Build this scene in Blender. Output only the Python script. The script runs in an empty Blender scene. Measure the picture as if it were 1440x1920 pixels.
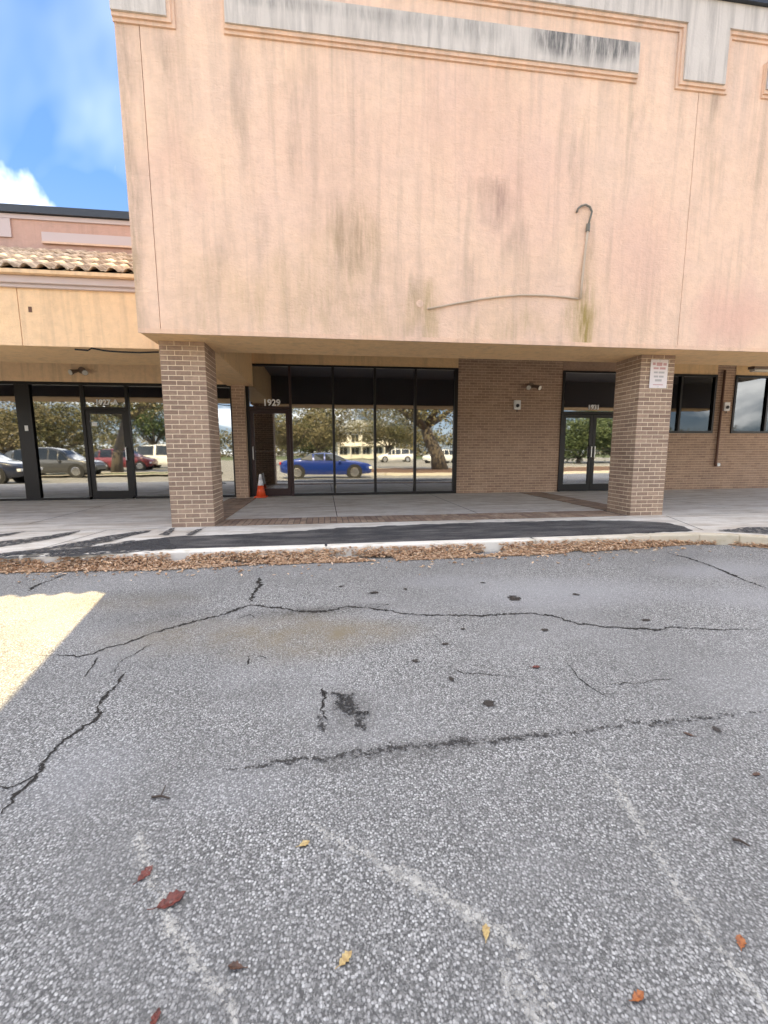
import bpy, bmesh, math, random
from mathutils import Vector, Matrix, noise
R = math.radians
rnd = random.Random(7)
scn = bpy.context.scene
COL = scn.collection

# ------------------------------------------------------------------ camera
F, YAW, PIT, ROL, HC = 816.17, .1354, -.1379, -.0037, 1.1018
fw = Vector((math.sin(YAW)*math.cos(PIT), math.cos(YAW)*math.cos(PIT), math.sin(PIT)))
rt = Vector((math.cos(YAW), -math.sin(YAW), 0)); up = rt.cross(fw)
rt, up = math.cos(ROL)*rt+math.sin(ROL)*up, -math.sin(ROL)*rt+math.cos(ROL)*up
CAM = Vector((0, 0, HC))
cd = bpy.data.cameras.new('camera'); cam = bpy.data.objects.new('camera', cd); COL.objects.link(cam)
cd.sensor_fit = 'VERTICAL'; cd.sensor_height = 36; cd.lens = 36*F/1920; cd.clip_start = .05; cd.clip_end = 3000
m = Matrix((rt, up, -fw)).transposed().to_4x4(); m.translation = CAM; cam.matrix_world = m
scn.camera = cam
# ------------------------------------------------------------------ sky and sun
SUN_EL, SUN_AZ = R(52), R(-9.6)          # the sun stands behind the building, a little to the left
w = bpy.data.worlds.new('World'); scn.world = w; w.use_nodes = True
nt = w.node_tree; nt.nodes.clear()
def N(t, typ, **k):
    n = t.nodes.new(typ)
    for a, b in k.items():
        if a.startswith('i_'):
            key = a[2:]; key = int(key) if key.isdigit() else key
            n.inputs[key].default_value = b
        else: setattr(n, a, b)
    return n
sky = N(nt, 'ShaderNodeTexSky', sky_type='NISHITA', sun_disc=False, sun_elevation=SUN_EL, sun_rotation=SUN_AZ,
        air_density=1.0, dust_density=.15, ozone_density=3.0, altitude=0)
tc = N(nt, 'ShaderNodeTexCoord'); sep = N(nt, 'ShaderNodeSeparateXYZ')
nt.links.new(tc.outputs['Generated'], sep.inputs[0])
zc = N(nt, 'ShaderNodeMath', operation='ADD', i_1=.21); nt.links.new(sep.outputs[2], zc.inputs[0])
zc2 = N(nt, 'ShaderNodeMath', operation='MAXIMUM', i_1=.05); nt.links.new(zc.outputs[0], zc2.inputs[0])
dx = N(nt, 'ShaderNodeMath', operation='DIVIDE'); nt.links.new(sep.outputs[0], dx.inputs[0]); nt.links.new(zc2.outputs[0], dx.inputs[1])
dy = N(nt, 'ShaderNodeMath', operation='DIVIDE'); nt.links.new(sep.outputs[1], dy.inputs[0]); nt.links.new(zc2.outputs[0], dy.inputs[1])
cmb = N(nt, 'ShaderNodeCombineXYZ'); nt.links.new(dx.outputs[0], cmb.inputs[0]); nt.links.new(dy.outputs[0], cmb.inputs[1])
mp = N(nt, 'ShaderNodeMapping'); mp.inputs['Location'].default_value = (3.1, 1.7, 0); mp.inputs['Rotation'].default_value = (0, 0, R(38)); mp.inputs['Scale'].default_value = (.55, 1.25, 1)
vr = N(nt, 'ShaderNodeVectorRotate', rotation_type='Z_AXIS', i_Angle=R(52)); nt.links.new(cmb.outputs[0], vr.inputs['Vector']); nt.links.new(vr.outputs[0], mp.inputs[0])
n1 = N(nt, 'ShaderNodeTexNoise', i_Scale=1.15, i_Detail=7, i_Roughness=.55, i_Distortion=.35); nt.links.new(mp.outputs[0], n1.inputs['Vector'])
r1 = N(nt, 'ShaderNodeValToRGB'); r1.color_ramp.elements[0].position = .47; r1.color_ramp.elements[1].position = .72
r1.color_ramp.elements[1].color = (.95, .95, .95, 1); nt.links.new(n1.outputs[0], r1.inputs[0])
hs = N(nt, 'ShaderNodeHueSaturation', i_Hue=.5, i_Saturation=1.1, i_Value=.42); nt.links.new(sky.outputs[0], hs.inputs['Color'])
mx = N(nt, 'ShaderNodeMix', data_type='RGBA'); mx.inputs[7].default_value = (9.9, 9.5, 8.9, 1)
n2 = N(nt, 'ShaderNodeTexNoise', i_Scale=2.6, i_Detail=3, i_Roughness=.5, i_Distortion=.6); nt.links.new(mp.outputs[0], n2.inputs['Vector'])
r2 = N(nt, 'ShaderNodeValToRGB'); r2.color_ramp.elements[0].position = .40; r2.color_ramp.elements[1].position = .75; r2.color_ramp.elements[1].color = (.055, .055, .055, 1); nt.links.new(n2.outputs[0], r2.inputs[0])
mxx = N(nt, 'ShaderNodeMath', operation='MAXIMUM'); nt.links.new(r1.outputs[0], mxx.inputs[0]); nt.links.new(r2.outputs[0], mxx.inputs[1])
nt.links.new(mxx.outputs[0], mx.inputs[0]); rz_ = N(nt, 'ShaderNodeValToRGB'); e_ = rz_.color_ramp.elements; e_[0].position = 0; e_[0].color = (.58, .76, 1.0, 1); e_[1].position = 1; e_[1].color = (.085, .215, .60, 1)
em = e_.new(.45); em.color = (.155, .365, .90, 1); nt.links.new(sep.outputs[2], rz_.inputs[0])
mb_ = N(nt, 'ShaderNodeMix', data_type='RGBA'); mb_.inputs[0].default_value = .15; nt.links.new(rz_.outputs[0], mb_.inputs[6]); nt.links.new(hs.outputs[0], mb_.inputs[7])
nt.links.new(mb_.outputs[2], mx.inputs[6])
bg = N(nt, 'ShaderNodeBackground', i_Strength=.12); nt.links.new(mx.outputs[2], bg.inputs[0])
wo = N(nt, 'ShaderNodeOutputWorld'); nt.links.new(bg.outputs[0], wo.inputs[0])
sl = bpy.data.lights.new('sun', 'SUN'); sl.energy = 2.0; sl.angle = R(.53); sl.color = (1, .78, .42)
so = bpy.data.objects.new('sun', sl); COL.objects.link(so)
sd = Vector((math.sin(SUN_AZ)*math.cos(SUN_EL), math.cos(SUN_AZ)*math.cos(SUN_EL), math.sin(SUN_EL)))
so.rotation_euler = sd.to_track_quat('Z', 'Y').to_euler(); so.location = sd*60
vs = scn.view_settings; vs.view_transform = 'Standard'; vs.look = 'None'; vs.gamma = 1; vs.use_curve_mapping = False; vs.exposure = 3.1
scn.render.engine = 'CYCLES'; scn.render.resolution_x = 768; scn.render.resolution_y = 1024
scn.cycles.max_bounces = 10; scn.cycles.diffuse_bounces = 6; scn.cycles.transparent_max_bounces = 12

# ------------------------------------------------------------------ key measures (metres)
YF, YC, YB = 6.283, 6.716, 11.137      # facade face, column face, shopfront plane
DC, WC = .62, .61                      # column depth and width
XL, XR = -2.254, 5.15                  # left edges of the two columns
HB = 2.66                              # underside of the fascia beam
CEIL = 3.56
def gz(y): return -.13-.025*(5-max(-2, min(5, y)))
def ray(px, py): return fw+rt*((px-720)/F)-up*((py-960)/F)
def gp(px, py):                        # photo pixel -> point on the sloping car park
    d = ray(px, py); t = 1.3/-d.z
    for _ in range(12):
        t = (gz((CAM+d*t).y)-HC)/d.z
    return CAM+d*t
def wp(px, py, z=0):
    d = ray(px, py); return CAM+d*((z-HC)/d.z)
def yp(px, py, Y):
    d = ray(px, py); return CAM+d*(Y/d.y)

# ------------------------------------------------------------------ materials
MATS = {}
def mat(name, col=(.5, .5, .5), rough=.8, metal=0, build=None, spec=None):
    M = bpy.data.materials.new(name); M.use_nodes = True
    t = M.node_tree; b = t.nodes['Principled BSDF']
    b.inputs['Base Color'].default_value = (*col, 1); b.inputs['Roughness'].default_value = rough; b.inputs['Metallic'].default_value = metal
    if spec is not None: b.inputs['Specular IOR Level'].default_value = spec
    if build: build(t, b)
    MATS[name] = M; return M
def L(t, a, b): t.links.new(a, b)
def coords(t, scale=(1, 1, 1), world=True):
    g = N(t, 'ShaderNodeNewGeometry'); mpn = N(t, 'ShaderNodeMapping'); mpn.inputs['Scale'].default_value = scale
    L(t, g.outputs['Position'], mpn.inputs[0]); return mpn.outputs[0]
def noi(t, v, scale, detail=4, rough=.55, dist=0):
    n = N(t, 'ShaderNodeTexNoise', i_Scale=scale, i_Detail=detail, i_Roughness=rough, i_Distortion=dist); L(t, v, n.inputs['Vector']); return n.outputs[0]
def ramp(t, f, stops):
    r = N(t, 'ShaderNodeValToRGB'); e = r.color_ramp.elements
    while len(e) < len(stops): e.new(.5)
    for i, (p, c) in enumerate(stops):
        e[i].position = p; e[i].color = (*c, 1) if len(c) == 3 else c
    L(t, f, r.inputs[0]); return r.outputs[0]
def mixc(t, f, a, b, mode='MIX'):
    n = N(t, 'ShaderNodeMix', data_type='RGBA', blend_type=mode)
    if isinstance(f, (int, float)): n.inputs[0].default_value = f
    else: L(t, f, n.inputs[0])
    for k, v in ((6, a), (7, b)):
        if isinstance(v, tuple): n.inputs[k].default_value = (*v, 1)
        else: L(t, v, n.inputs[k])
    return n.outputs[2]
def mth(t, op, a, b=0.):
    n = N(t, 'ShaderNodeMath', operation=op)
    for k, v in ((0, a), (1, b)):
        if isinstance(v, (int, float)): n.inputs[k].default_value = v
        else: L(t, v, n.inputs[k])
    return n.outputs[0]
def bump(t, b, h, strength=.3, dist=.01):
    n = N(t, 'ShaderNodeBump', i_Strength=strength, i_Distance=dist); L(t, h, n.inputs['Height']); L(t, n.outputs[0], b.inputs['Normal'])
W3 = lambda v: (v, v, v)

def m_stucco(c1, c2, stain=True):
    def f(t, b):
        v = coords(t); n = noi(t, v, 1.1, 6, .6); fine = noi(t, v, 55, 3); mid = noi(t, v, 9, 5, .6)
        vs_ = coords(t, (7, 7, .45)); st = noi(t, vs_, 1.0, 6, .62, .3)
        c = mixc(t, ramp(t, n, [(.36, W3(0)), (.64, W3(1))]), c1, c2)
        c = mixc(t, ramp(t, mid, [(.35, W3(.13)), (.6, W3(0))]), c, (.30, .21, .14))
        c = mixc(t, ramp(t, st, [(.50, W3(0)), (.74, W3(.36))]), c, (.30, .22, .155))
        gq = N(t, 'ShaderNodeNewGeometry'); sq = N(t, 'ShaderNodeSeparateXYZ'); L(t, gq.outputs['Position'], sq.inputs[0])
        hi = ramp(t, mth(t, 'MULTIPLY', mth(t, 'SUBTRACT', sq.outputs[2], 4.3), .42), [(0, W3(0)), (1, W3(1))])
        st2 = ramp(t, noi(t, coords(t, (3.2, 3.2, .22)), 1.4, 6, .68, .2), [(.40, W3(0)), (.68, W3(.42))])
        c = mixc(t, mth(t, 'MULTIPLY', st2, hi), c, (.33, .275, .225))
        trow = noi(t, coords(t, (4, 4, 13)), 1.3, 6, .65, 2.2)
        c = mixc(t, ramp(t, trow, [(.36, W3(.09)), (.56, W3(0))]), c, (.46, .32, .23))
        if stain:
            a = N(t, 'ShaderNodeAttribute', attribute_name='stain'); s = N(t, 'ShaderNodeSeparateColor'); L(t, a.outputs[0], s.inputs[0])
            brk = ramp(t, noi(t, coords(t, (14, 14, 2.2)), 1.3, 5, .65), [(.3, W3(.25)), (.62, W3(1))])
            c = mixc(t, mth(t, 'MULTIPLY', s.outputs[0], brk), c, (.135, .105, .075))
            c = mixc(t, mth(t, 'MULTIPLY', s.outputs[1], brk), c, (.34, .25, .085))
            c = mixc(t, s.outputs[2], c, (.66, .37, .30))
        L(t, c, b.inputs['Base Color'])
        bump(t, b, mth(t, 'ADD', mth(t, 'MULTIPLY', fine, .6), mth(t, 'ADD', trow, noi(t, v, 16, 4))), .6, .014)
    return f
mat('peach_stucco', rough=.9, build=m_stucco((.84, .59, .42), (.80, .57, .43)))
mat('warm_stucco', rough=.9, build=m_stucco((.90, .62, .36), (.87, .61, .37), False))
mat('pink_stucco', rough=.9, build=m_stucco((.60, .37, .29), (.56, .36, .29), False))
mat('trim_paint', rough=.85, build=m_stucco((.80, .54, .37), (.76, .53, .39), False))
mat('soffit_paint', rough=.88, build=m_stucco((.82, .55, .28), (.78, .53, .28), False))
def f_grey(t, b):
    v = coords(t); st = noi(t, coords(t, (9, 9, .8)), 1.0, 6, .65, .4)
    c = mixc(t, noi(t, v, 2.2, 5), (.52, .47, .42), (.62, .57, .51))
    c = mixc(t, ramp(t, st, [(.44, W3(0)), (.66, W3(.62))]), c, (.30, .275, .25))
    a = N(t, 'ShaderNodeAttribute', attribute_name='stain'); s = N(t, 'ShaderNodeSeparateColor'); L(t, a.outputs[0], s.inputs[0])
    brk = ramp(t, noi(t, coords(t, (16, 16, 2.0)), 1.3, 5, .65), [(.34, W3(.1)), (.6, W3(1))])
    c = mixc(t, mth(t, 'MULTIPLY', s.outputs[0], brk), c, (.12, .118, .112))
    L(t, c, b.inputs['Base Color']); bump(t, b, noi(t, v, 40, 3), .4, .01)
mat('grey_stucco', rough=.9, build=f_grey)
mat('pale_band', (.56, .47, .45), .9)
mat('coping_metal', (.028, .035, .045), .45, .3)
mat('gutter_metal', (.10, .085, .07), .5, .3)

def brick_rand(t):
    a = N(t, 'ShaderNodeAttribute', attribute_name='rnd'); o = N(t, 'ShaderNodeObjectInfo')
    return mth(t, 'FRACT', mth(t, 'ADD', a.outputs[2], o.outputs['Random']))
def m_brick(cols, dirt=.35):
    def f(t, b):
        r = brick_rand(t); v = coords(t)
        c = ramp(t, r, [(i/(len(cols)-1), k) for i, k in enumerate(cols)])
        c = mixc(t, ramp(t, noi(t, v, 26, 4, .6), [(.35, W3(.35)), (.65, W3(0))]), c, (.13, .085, .06))
        c = mixc(t, ramp(t, noi(t, v, 1.6, 5), [(.42, W3(0)), (.7, W3(dirt))]), c, (.17, .12, .09))
        L(t, c, b.inputs['Base Color']); bump(t, b, noi(t, v, 130, 3), .35, .004)
    return f
mat('brick_tan', rough=.85, build=m_brick([(.28, .19, .135), (.41, .285, .20), (.33, .225, .16), (.45, .32, .225), (.26, .17, .12)]))
mat('brick_brown', rough=.85, build=m_brick([(.38, .25, .172), (.46, .31, .21), (.33, .21, .145), (.48, .33, .23)], .3))
mat('brick_paver', rough=.85, build=m_brick([(.30, .20, .14), (.44, .32, .22), (.24, .16, .115), (.50, .38, .27)], .6))
def f_mortar(t, b):
    v = coords(t); L(t, mixc(t, noi(t, v, 4, 5), (.66, .54, .38), (.80, .67, .50)), b.inputs['Base Color'])
mat('mortar', rough=.95, build=f_mortar)
mat('wall_mortar', (.66, .48, .33), .95)
mat('paver_joint', (.13, .10, .08), .95)

def f_conc(t, b):
    v = coords(t); n = noi(t, v, 1.3, 6, .6); n2 = noi(t, coords(t, (.7, 3, 1)), 1.6, 5, .6, .3)
    c = mixc(t, n, (.60, .565, .50), (.78, .74, .67))
    c = mixc(t, ramp(t, n2, [(.42, W3(0)), (.66, W3(.7))]), c, (.42, .345, .26))
    c = mixc(t, ramp(t, noi(t, v, 4.5, 6, .7), [(.5, W3(0)), (.75, W3(.4))]), c, (.2, .17, .14))
    c = mixc(t, ramp(t, noi(t, v, 60, 3), [(.4, W3(.14)), (.6, W3(0))]), c, (.12, .12, .12))
    L(t, c, b.inputs['Base Color']); bump(t, b, noi(t, v, 80, 3), .2, .004)
mat('concrete', rough=.85, build=f_conc)
def f_kerb(t, b):
    v = coords(t); c = mixc(t, noi(t, v, 2.3, 5), (.74, .69, .60), (.84, .80, .72))
    c = mixc(t, ramp(t, noi(t, coords(t, (1.5, 3, 3)), 2.2, 5, .65), [(.5, W3(0)), (.72, W3(.7))]), c, (.30, .25, .15))
    g = N(t, 'ShaderNodeNewGeometry'); s = N(t, 'ShaderNodeSeparateXYZ'); L(t, g.outputs['Position'], s.inputs[0])
    yel = ramp(t, mth(t, 'MULTIPLY', mth(t, 'SUBTRACT', s.outputs[0], 2.4), .5), [(0, W3(0)), (1, W3(.6))])
    c = mixc(t, yel, c, (.44, .35, .20))
    L(t, c, b.inputs['Base Color']); bump(t, b, noi(t, v, 60, 3), .3, .005)
mat('kerb_concrete', rough=.9, build=f_kerb)

def asphalt_nodes(t, v, c_bind, c_pale, c_dark, scale=105):
    vo = N(t, 'ShaderNodeTexVoronoi', i_Scale=scale); L(t, v, vo.inputs['Vector'])
    s = N(t, 'ShaderNodeSeparateColor'); L(t, vo.outputs['Color'], s.inputs[0])
    st = ramp(t, s.outputs[0], [(0, c_dark), (.3, tuple(.6*a+.4*b_ for a, b_ in zip(c_dark, c_pale))), (.62, c_pale), (.88, tuple(min(1, a*1.25) for a in c_pale)), (1, tuple(min(1, a*1.75) for a in c_pale))])
    gap = ramp(t, vo.outputs['Distance'], [(.36, W3(0)), (.58, W3(1))])
    return mixc(t, gap, st, c_bind), vo.outputs['Distance']
def f_asph(t, b):
    v = coords(t)
    c, h = asphalt_nodes(t, v, (.062, .0615, .060), (.445, .44, .425), (.13, .129, .125), 112)
    vo2 = N(t, 'ShaderNodeTexVoronoi', i_Scale=210); L(t, v, vo2.inputs['Vector']); s2 = N(t, 'ShaderNodeSeparateColor'); L(t, vo2.outputs['Color'], s2.inputs[0])
    c = mixc(t, .34, c, ramp(t, s2.outputs[1], [(0, (.06, .059, .056)), (.5, (.25, .245, .23)), (1, (.66, .645, .61))]))
    big = noi(t, v, .55, 6, .6, .4)
    c = mixc(t, ramp(t, big, [(.36, W3(.5)), (.56, W3(0))]), c, (.155, .152, .146))
    c = mixc(t, ramp(t, noi(t, v, .8, 4, .5, .2), [(.48, W3(0)), (.70, W3(.45))]), c, (.29, .287, .282))
    a = N(t, 'ShaderNodeAttribute', attribute_name='stain'); s = N(t, 'ShaderNodeSeparateColor'); L(t, a.outputs[0], s.inputs[0])
    brk = ramp(t, noi(t, v, 5, 5, .65), [(.3, W3(.3)), (.65, W3(1))])
    c = mixc(t, mth(t, 'MULTIPLY', s.outputs[0], brk), c, (.05, .045, .038))
    c = mixc(t, mth(t, 'MULTIPLY', s.outputs[1], brk), c, (.20, .165, .11))
    c = mixc(t, s.outputs[2], c, (.315, .315, .32))
    L(t, c, b.inputs['Base Color']); bump(t, b, h, .55, -.006)
mat('asphalt', rough=.88, build=f_asph, spec=.25)
def f_infill(t, b):
    v = coords(t); c, h = asphalt_nodes(t, v, (.026, .026, .028), (.085, .084, .086), (.034, .034, .036), 120)
    c = mixc(t, ramp(t, noi(t, coords(t, (1, 3, 1)), 1.8, 6, .6), [(.42, W3(0)), (.70, W3(.75))]), c, (.17, .16, .15))
    L(t, c, b.inputs['Base Color']); bump(t, b, h, .4, -.004)
mat('infill_asphalt', rough=.8, build=f_infill, spec=.3)
def m_decal(col, lo, hi, scale, amt=1., edge=True):
    def f(t, b):
        v = coords(t); vo = N(t, 'ShaderNodeTexVoronoi', i_Scale=scale); L(t, v, vo.inputs['Vector'])
        s = N(t, 'ShaderNodeSeparateColor'); L(t, vo.outputs['Color'], s.inputs[0])
        k = mth(t, 'ADD', mth(t, 'MULTIPLY', s.outputs[0], .5), mth(t, 'MULTIPLY', noi(t, v, 7, 4, .6), .8))
        a = N(t, 'ShaderNodeAttribute', attribute_name='edge')
        k = mth(t, 'ADD', k, mth(t, 'MULTIPLY', mth(t, 'SUBTRACT', a.outputs[2], 1.), .5)) if edge else k
        al = ramp(t, k, [(lo, W3(0)), (hi, W3(amt))])
        b.inputs['Base Color'].default_value = (*col, 1)
        L(t, al, b.inputs['Alpha'])
    return f
mat('crack_edge', rough=.95, build=m_decal((.034, .031, .028), .10, .40, 150, .95), spec=.1)
mat('crack_dark', (.02, .019, .018), .95, spec=.1)
mat('faded_paint', rough=.85, build=m_decal((.62, .60, .54), .36, 1.05, 110, .7))
mat('smear', rough=.85, build=m_decal((.045, .045, .048), .22, .62, 30, .9))
mat('tar_specks', rough=.9, build=m_decal((.02, .019, .018), .40, .66, 110, .95))
mat('tar_seam', rough=.9, build=m_decal((.04, .037, .034), .52, .74, 100, .9))
mat('tar_sparse', rough=.9, build=m_decal((.03, .028, .026), .50, .70, 90, .9))
mat('oil_spot', rough=.6, build=m_decal((.03, .024, .02), .12, .42, 60, .95))
def f_leaf(t, b):
    L(t, ramp(t, brick_rand(t), [(0, (.30, .18, .11)), (.25, (.62, .43, .27)), (.5, (.74, .55, .37)), (.75, (.48, .30, .18)), (1, (.80, .64, .47))]), b.inputs['Base Color'])
mat('dry_leaf', rough=.75, build=f_leaf)
def m_leaf(a, b_):
    def f(t, b):
        v = coords(t); L(t, mixc(t, ramp(t, noi(t, v, 90, 4, .6), [(.38, W3(0)), (.62, W3(1))]), a, b_), b.inputs['Base Color'])
    return f
for n_, a_, b_ in (('red', (.17, .04, .028), (.08, .022, .016)), ('orange', (.42, .15, .045), (.22, .07, .025)), ('yellow', (.55, .42, .18), (.36, .24, .10)), ('brown', (.13, .065, .04), (.06, .032, .02))): mat('leaf_'+n_, rough=.6, build=m_leaf(a_, b_))
mat('twig', (.06, .045, .035), .9)

mat('bronze_frame', (.016, .014, .013), .4, .4)
mat('red_bronze', (.038, .018, .016), .45, .3)
mat('steel', (.55, .55, .54), .3, .9)
def f_glass(t, b, fac=.43, tint=(.16, .17, .18)):
    out = t.nodes['Material Output']; g = N(t, 'ShaderNodeBsdfGlossy', i_Roughness=.022); g.inputs['Color'].default_value = (.92, .94, .95, 1)
    tr = N(t, 'ShaderNodeBsdfTransparent'); tr.inputs[0].default_value = (*tint, 1)
    ms = N(t, 'ShaderNodeMixShader', i_0=fac); L(t, tr.outputs[0], ms.inputs[1]); L(t, g.outputs[0], ms.inputs[2]); L(t, ms.outputs[0], out.inputs[0])
    wv = noi(t, coords(t), 1.3, 2); n = N(t, 'ShaderNodeBump', i_Strength=.012, i_Distance=.05); L(t, wv, n.inputs['Height']); L(t, n.outputs[0], g.inputs['Normal'])
mat('glass', build=lambda t, b: f_glass(t, b))
mat('glass_dark', build=lambda t, b: f_glass(t, b, .10, (.30, .31, .32)))
mat('glass_clear', build=lambda t, b: f_glass(t, b, .34, (.85, .86, .88)))
mat('ceiling_dark', (.17, .155, .16), .9)  # dark tone stands in for canopy shade mirrored at the top of the glass
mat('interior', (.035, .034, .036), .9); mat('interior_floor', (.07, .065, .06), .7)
mat('white_paint', (.78, .77, .74), .5); mat('digit_white', (.93, .92, .90), .5); mat('dark_plastic', (.03, .03, .03), .5)
mat('sign_white', (.72, .66, .64), .5); mat('sign_pink', (.52, .30, .29), .5); mat('sign_grey', (.42, .40, .38), .5)
mat('conduit_paint', (.50, .40, .30), .7); mat('cable_black', (.16, .15, .12), .6); mat('rust_pipe', (.14, .07, .045), .8)
mat('lamp_glass', (.62, .58, .50), .3); mat('lamp_body', (.20, .135, .09), .5)
mat('cone_orange', (.75, .085, .02), .45); mat('cone_white', (.8, .8, .8), .4)
def f_tile(t, b):
    v = coords(t); r = brick_rand(t)
    c = ramp(t, r, [(0, (.66, .50, .33)), (.35, (.76, .62, .45)), (.7, (.60, .43, .28)), (1, (.78, .66, .50))])
    c = mixc(t, ramp(t, noi(t, v, 7, 5, .65), [(.42, W3(.75)), (.62, W3(0))]), c, (.20, .13, .085)); L(t, c, b.inputs['Base Color'])
mat('roof_tile', rough=.8, build=f_tile); mat('tile_underlay', (.06, .045, .035), .9)
mat('rubber', (.02, .02, .02), .8); mat('car_glass', (.02, .025, .03), .06, 0, spec=.8); mat('rim', (.6, .6, .6), .25, .9)
for n_, c_ in dict(blue=(.008, .035, .24), white=(.8, .8, .79), red=(.16, .012, .014), grey=(.07, .072, .075), navy=(.014, .02, .045), silver=(.45, .46, .47)).items():
    def fc(t, b):
        b.inputs['Coat Weight'].default_value = 1.; b.inputs['Coat Roughness'].default_value = .05
    mat('car_'+n_, c_, .35, .2 if n_ in ('blue', 'silver', 'grey') else 0, build=fc)
mat('lamp_red', (.4, .02, .02), .2); mat('lamp_clear', (.8, .8, .8), .15)
def f_bark(t, b):
    v = coords(t, (6, 6, 1.4)); c = mixc(t, noi(t, v, 2, 6, .65), (.06, .05, .04), (.17, .145, .12)); L(t, c, b.inputs['Base Color']); bump(t, b, noi(t, v, 3, 5), .8, .04)
mat('bark', rough=.95, build=f_bark)
def m_fol(cols):
    def f(t, b):
        L(t, ramp(t, brick_rand(t), [(i/(len(cols)-1), k) for i, k in enumerate(cols)]), b.inputs['Base Color'])
    return f
mat('foliage_olive', rough=.7, build=m_fol([(.07, .075, .03), (.12, .11, .05), (.16, .13, .07), (.09, .095, .035)]))
mat('foliage_green', rough=.7, build=m_fol([(.035, .06, .02), (.06, .09, .03), (.09, .11, .04)]))
mat('mulch', (.115, .065, .04), .95); mat('grass', (.07, .09, .035), .95)
mat('house_white', (.72, .70, .66), .8); mat('house_roof', (.30, .31, .30), .8); mat('house_glass', (.03, .035, .04), .15)
mat('sidewalk', (.55, .52, .47), .9)

# ------------------------------------------------------------------ mesh helpers
class MB:
    def __init__(s): s.v = []; s.f = []; s.r = []; s.cur = 0.
    def box(s, x0, x1, y0, y1, z0, z1):
        i = len(s.v); s.v += [(x, y, z) for z in (z0, z1) for y in (y0, y1) for x in (x0, x1)]
        for q in ((0, 2, 3, 1), (4, 5, 7, 6), (0, 1, 5, 4), (2, 6, 7, 3), (0, 4, 6, 2), (1, 3, 7, 5)):
            s.f.append(tuple(i+k for k in q)); s.r.append(s.cur)
        return s
    def poly(s, pts):
        i = len(s.v); s.v += [tuple(p) for p in pts]; s.f.append(tuple(range(i, i+len(pts)))); s.r.append(s.cur); return s
    def prism_y(s, pts, y0, y1):       # outline in x,z (counter-clockwise seen from -y) extruded along y
        n = len(pts); i = len(s.v)
        s.v += [(x, y0, z) for x, z in pts]+[(x, y1, z) for x, z in pts]
        s.f.append(tuple(i+k for k in range(n))); s.f.append(tuple(i+n+k for k in reversed(range(n))))
        for k in range(n):
            a, b = k, (k+1) % n; s.f.append((i+b, i+a, i+n+a, i+n+b))
        s.r += [s.cur]*(n+2); return s
    def prism_z(s, pts, z0, z1):
        n = len(pts); i = len(s.v)
        s.v += [(x, y, z0) for x, y in pts]+[(x, y, z1) for x, y in pts]
        s.f.append(tuple(i+k for k in reversed(range(n)))); s.f.append(tuple(i+n+k for k in range(n)))
        for k in range(n):
            a, b = k, (k+1) % n; s.f.append((i+a, i+b, i+n+b, i+n+a))
        s.r += [s.cur]*(n+2); return s
    def tube(s, pts, rad, n=8, cap=True):
        pts = [Vector(p) for p in pts]; rs = rad if isinstance(rad, (list, tuple)) else [rad]*len(pts)
        i0 = len(s.v); prev = None
        for k, p in enumerate(pts):
            d = (pts[min(k+1, len(pts)-1)]-pts[max(k-1, 0)]).normalized()
            a = prev if prev is not None else Vector((0, 0, 1)) if abs(d.z) < .9 else Vector((1, 0, 0))
            u = (a-d*a.dot(d)).normalized(); v = d.cross(u); prev = u
            s.v += [tuple(p+(u*math.cos(2*math.pi*j/n)+v*math.sin(2*math.pi*j/n))*rs[k]) for j in range(n)]
        for k in range(len(pts)-1):
            for j in range(n):
                a, b = i0+k*n+j, i0+k*n+(j+1) % n; s.f.append((a, b, b+n, a+n)); s.r.append(s.cur)
        if cap:
            s.f.append(tuple(i0+j for j in reversed(range(n)))); s.f.append(tuple(i0+(len(pts)-1)*n+j for j in range(n))); s.r += [s.cur]*2
        return s
    def lathe(s, c, prof, n=16):       # prof: (radius, z) up the axis
        i0 = len(s.v)
        for r_, z in prof: s.v += [(c[0]+r_*math.cos(2*math.pi*j/n), c[1]+r_*math.sin(2*math.pi*j/n), c[2]+z) for j in range(n)]
        for k in range(len(prof)-1):
            for j in range(n):
                a, b = i0+k*n+j, i0+k*n+(j+1) % n; s.f.append((a, b, b+n, a+n)); s.r.append(s.cur)
        s.f.append(tuple(i0+j for j in reversed(range(n)))); s.f.append(tuple(i0+(len(prof)-1)*n+j for j in range(n))); s.r += [s.cur]*2
        return s
    def mesh(s, name, off=(0, 0, 0), rattr=False):
        me = bpy.data.meshes.new(name); me.from_pydata([(x-off[0], y-off[1], z-off[2]) for x, y, z in s.v], [], s.f)
        if rattr:
            a = me.attributes.new('rnd', 'FLOAT', 'FACE'); a.data.foreach_set('value', s.r)
        me.update(); return me
WO = {}
def org(o): return WO.get(o.name, Vector((0, 0, 0))) if o else Vector((0, 0, 0))
def add(name, mb, m_, parent=None, rattr=False, smooth=False, local=False, bevel=0, label=None, kind=None):
    if local: c = Vector((0, 0, 0))
    else:
        xs, ys, zs = zip(*mb.v); c = Vector(((min(xs)+max(xs))/2, (min(ys)+max(ys))/2, min(zs)))
    me = mb.mesh(name, c, rattr); o = bpy.data.objects.new(name, me); COL.objects.link(o)
    me.materials.append(MATS[m_]); o.parent = parent
    o.location = c-(org(parent) if not local else Vector((0, 0, 0))); WO[o.name] = c
    if smooth: me.polygons.foreach_set('use_smooth', [True]*len(me.polygons))
    if bevel:
        md = o.modifiers.new('bevel', 'BEVEL'); md.width = bevel; md.segments = 2; md.limit_method = 'ANGLE'
    if label: o['label'] = label
    if kind: o['kind'] = kind
    return o
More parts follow.
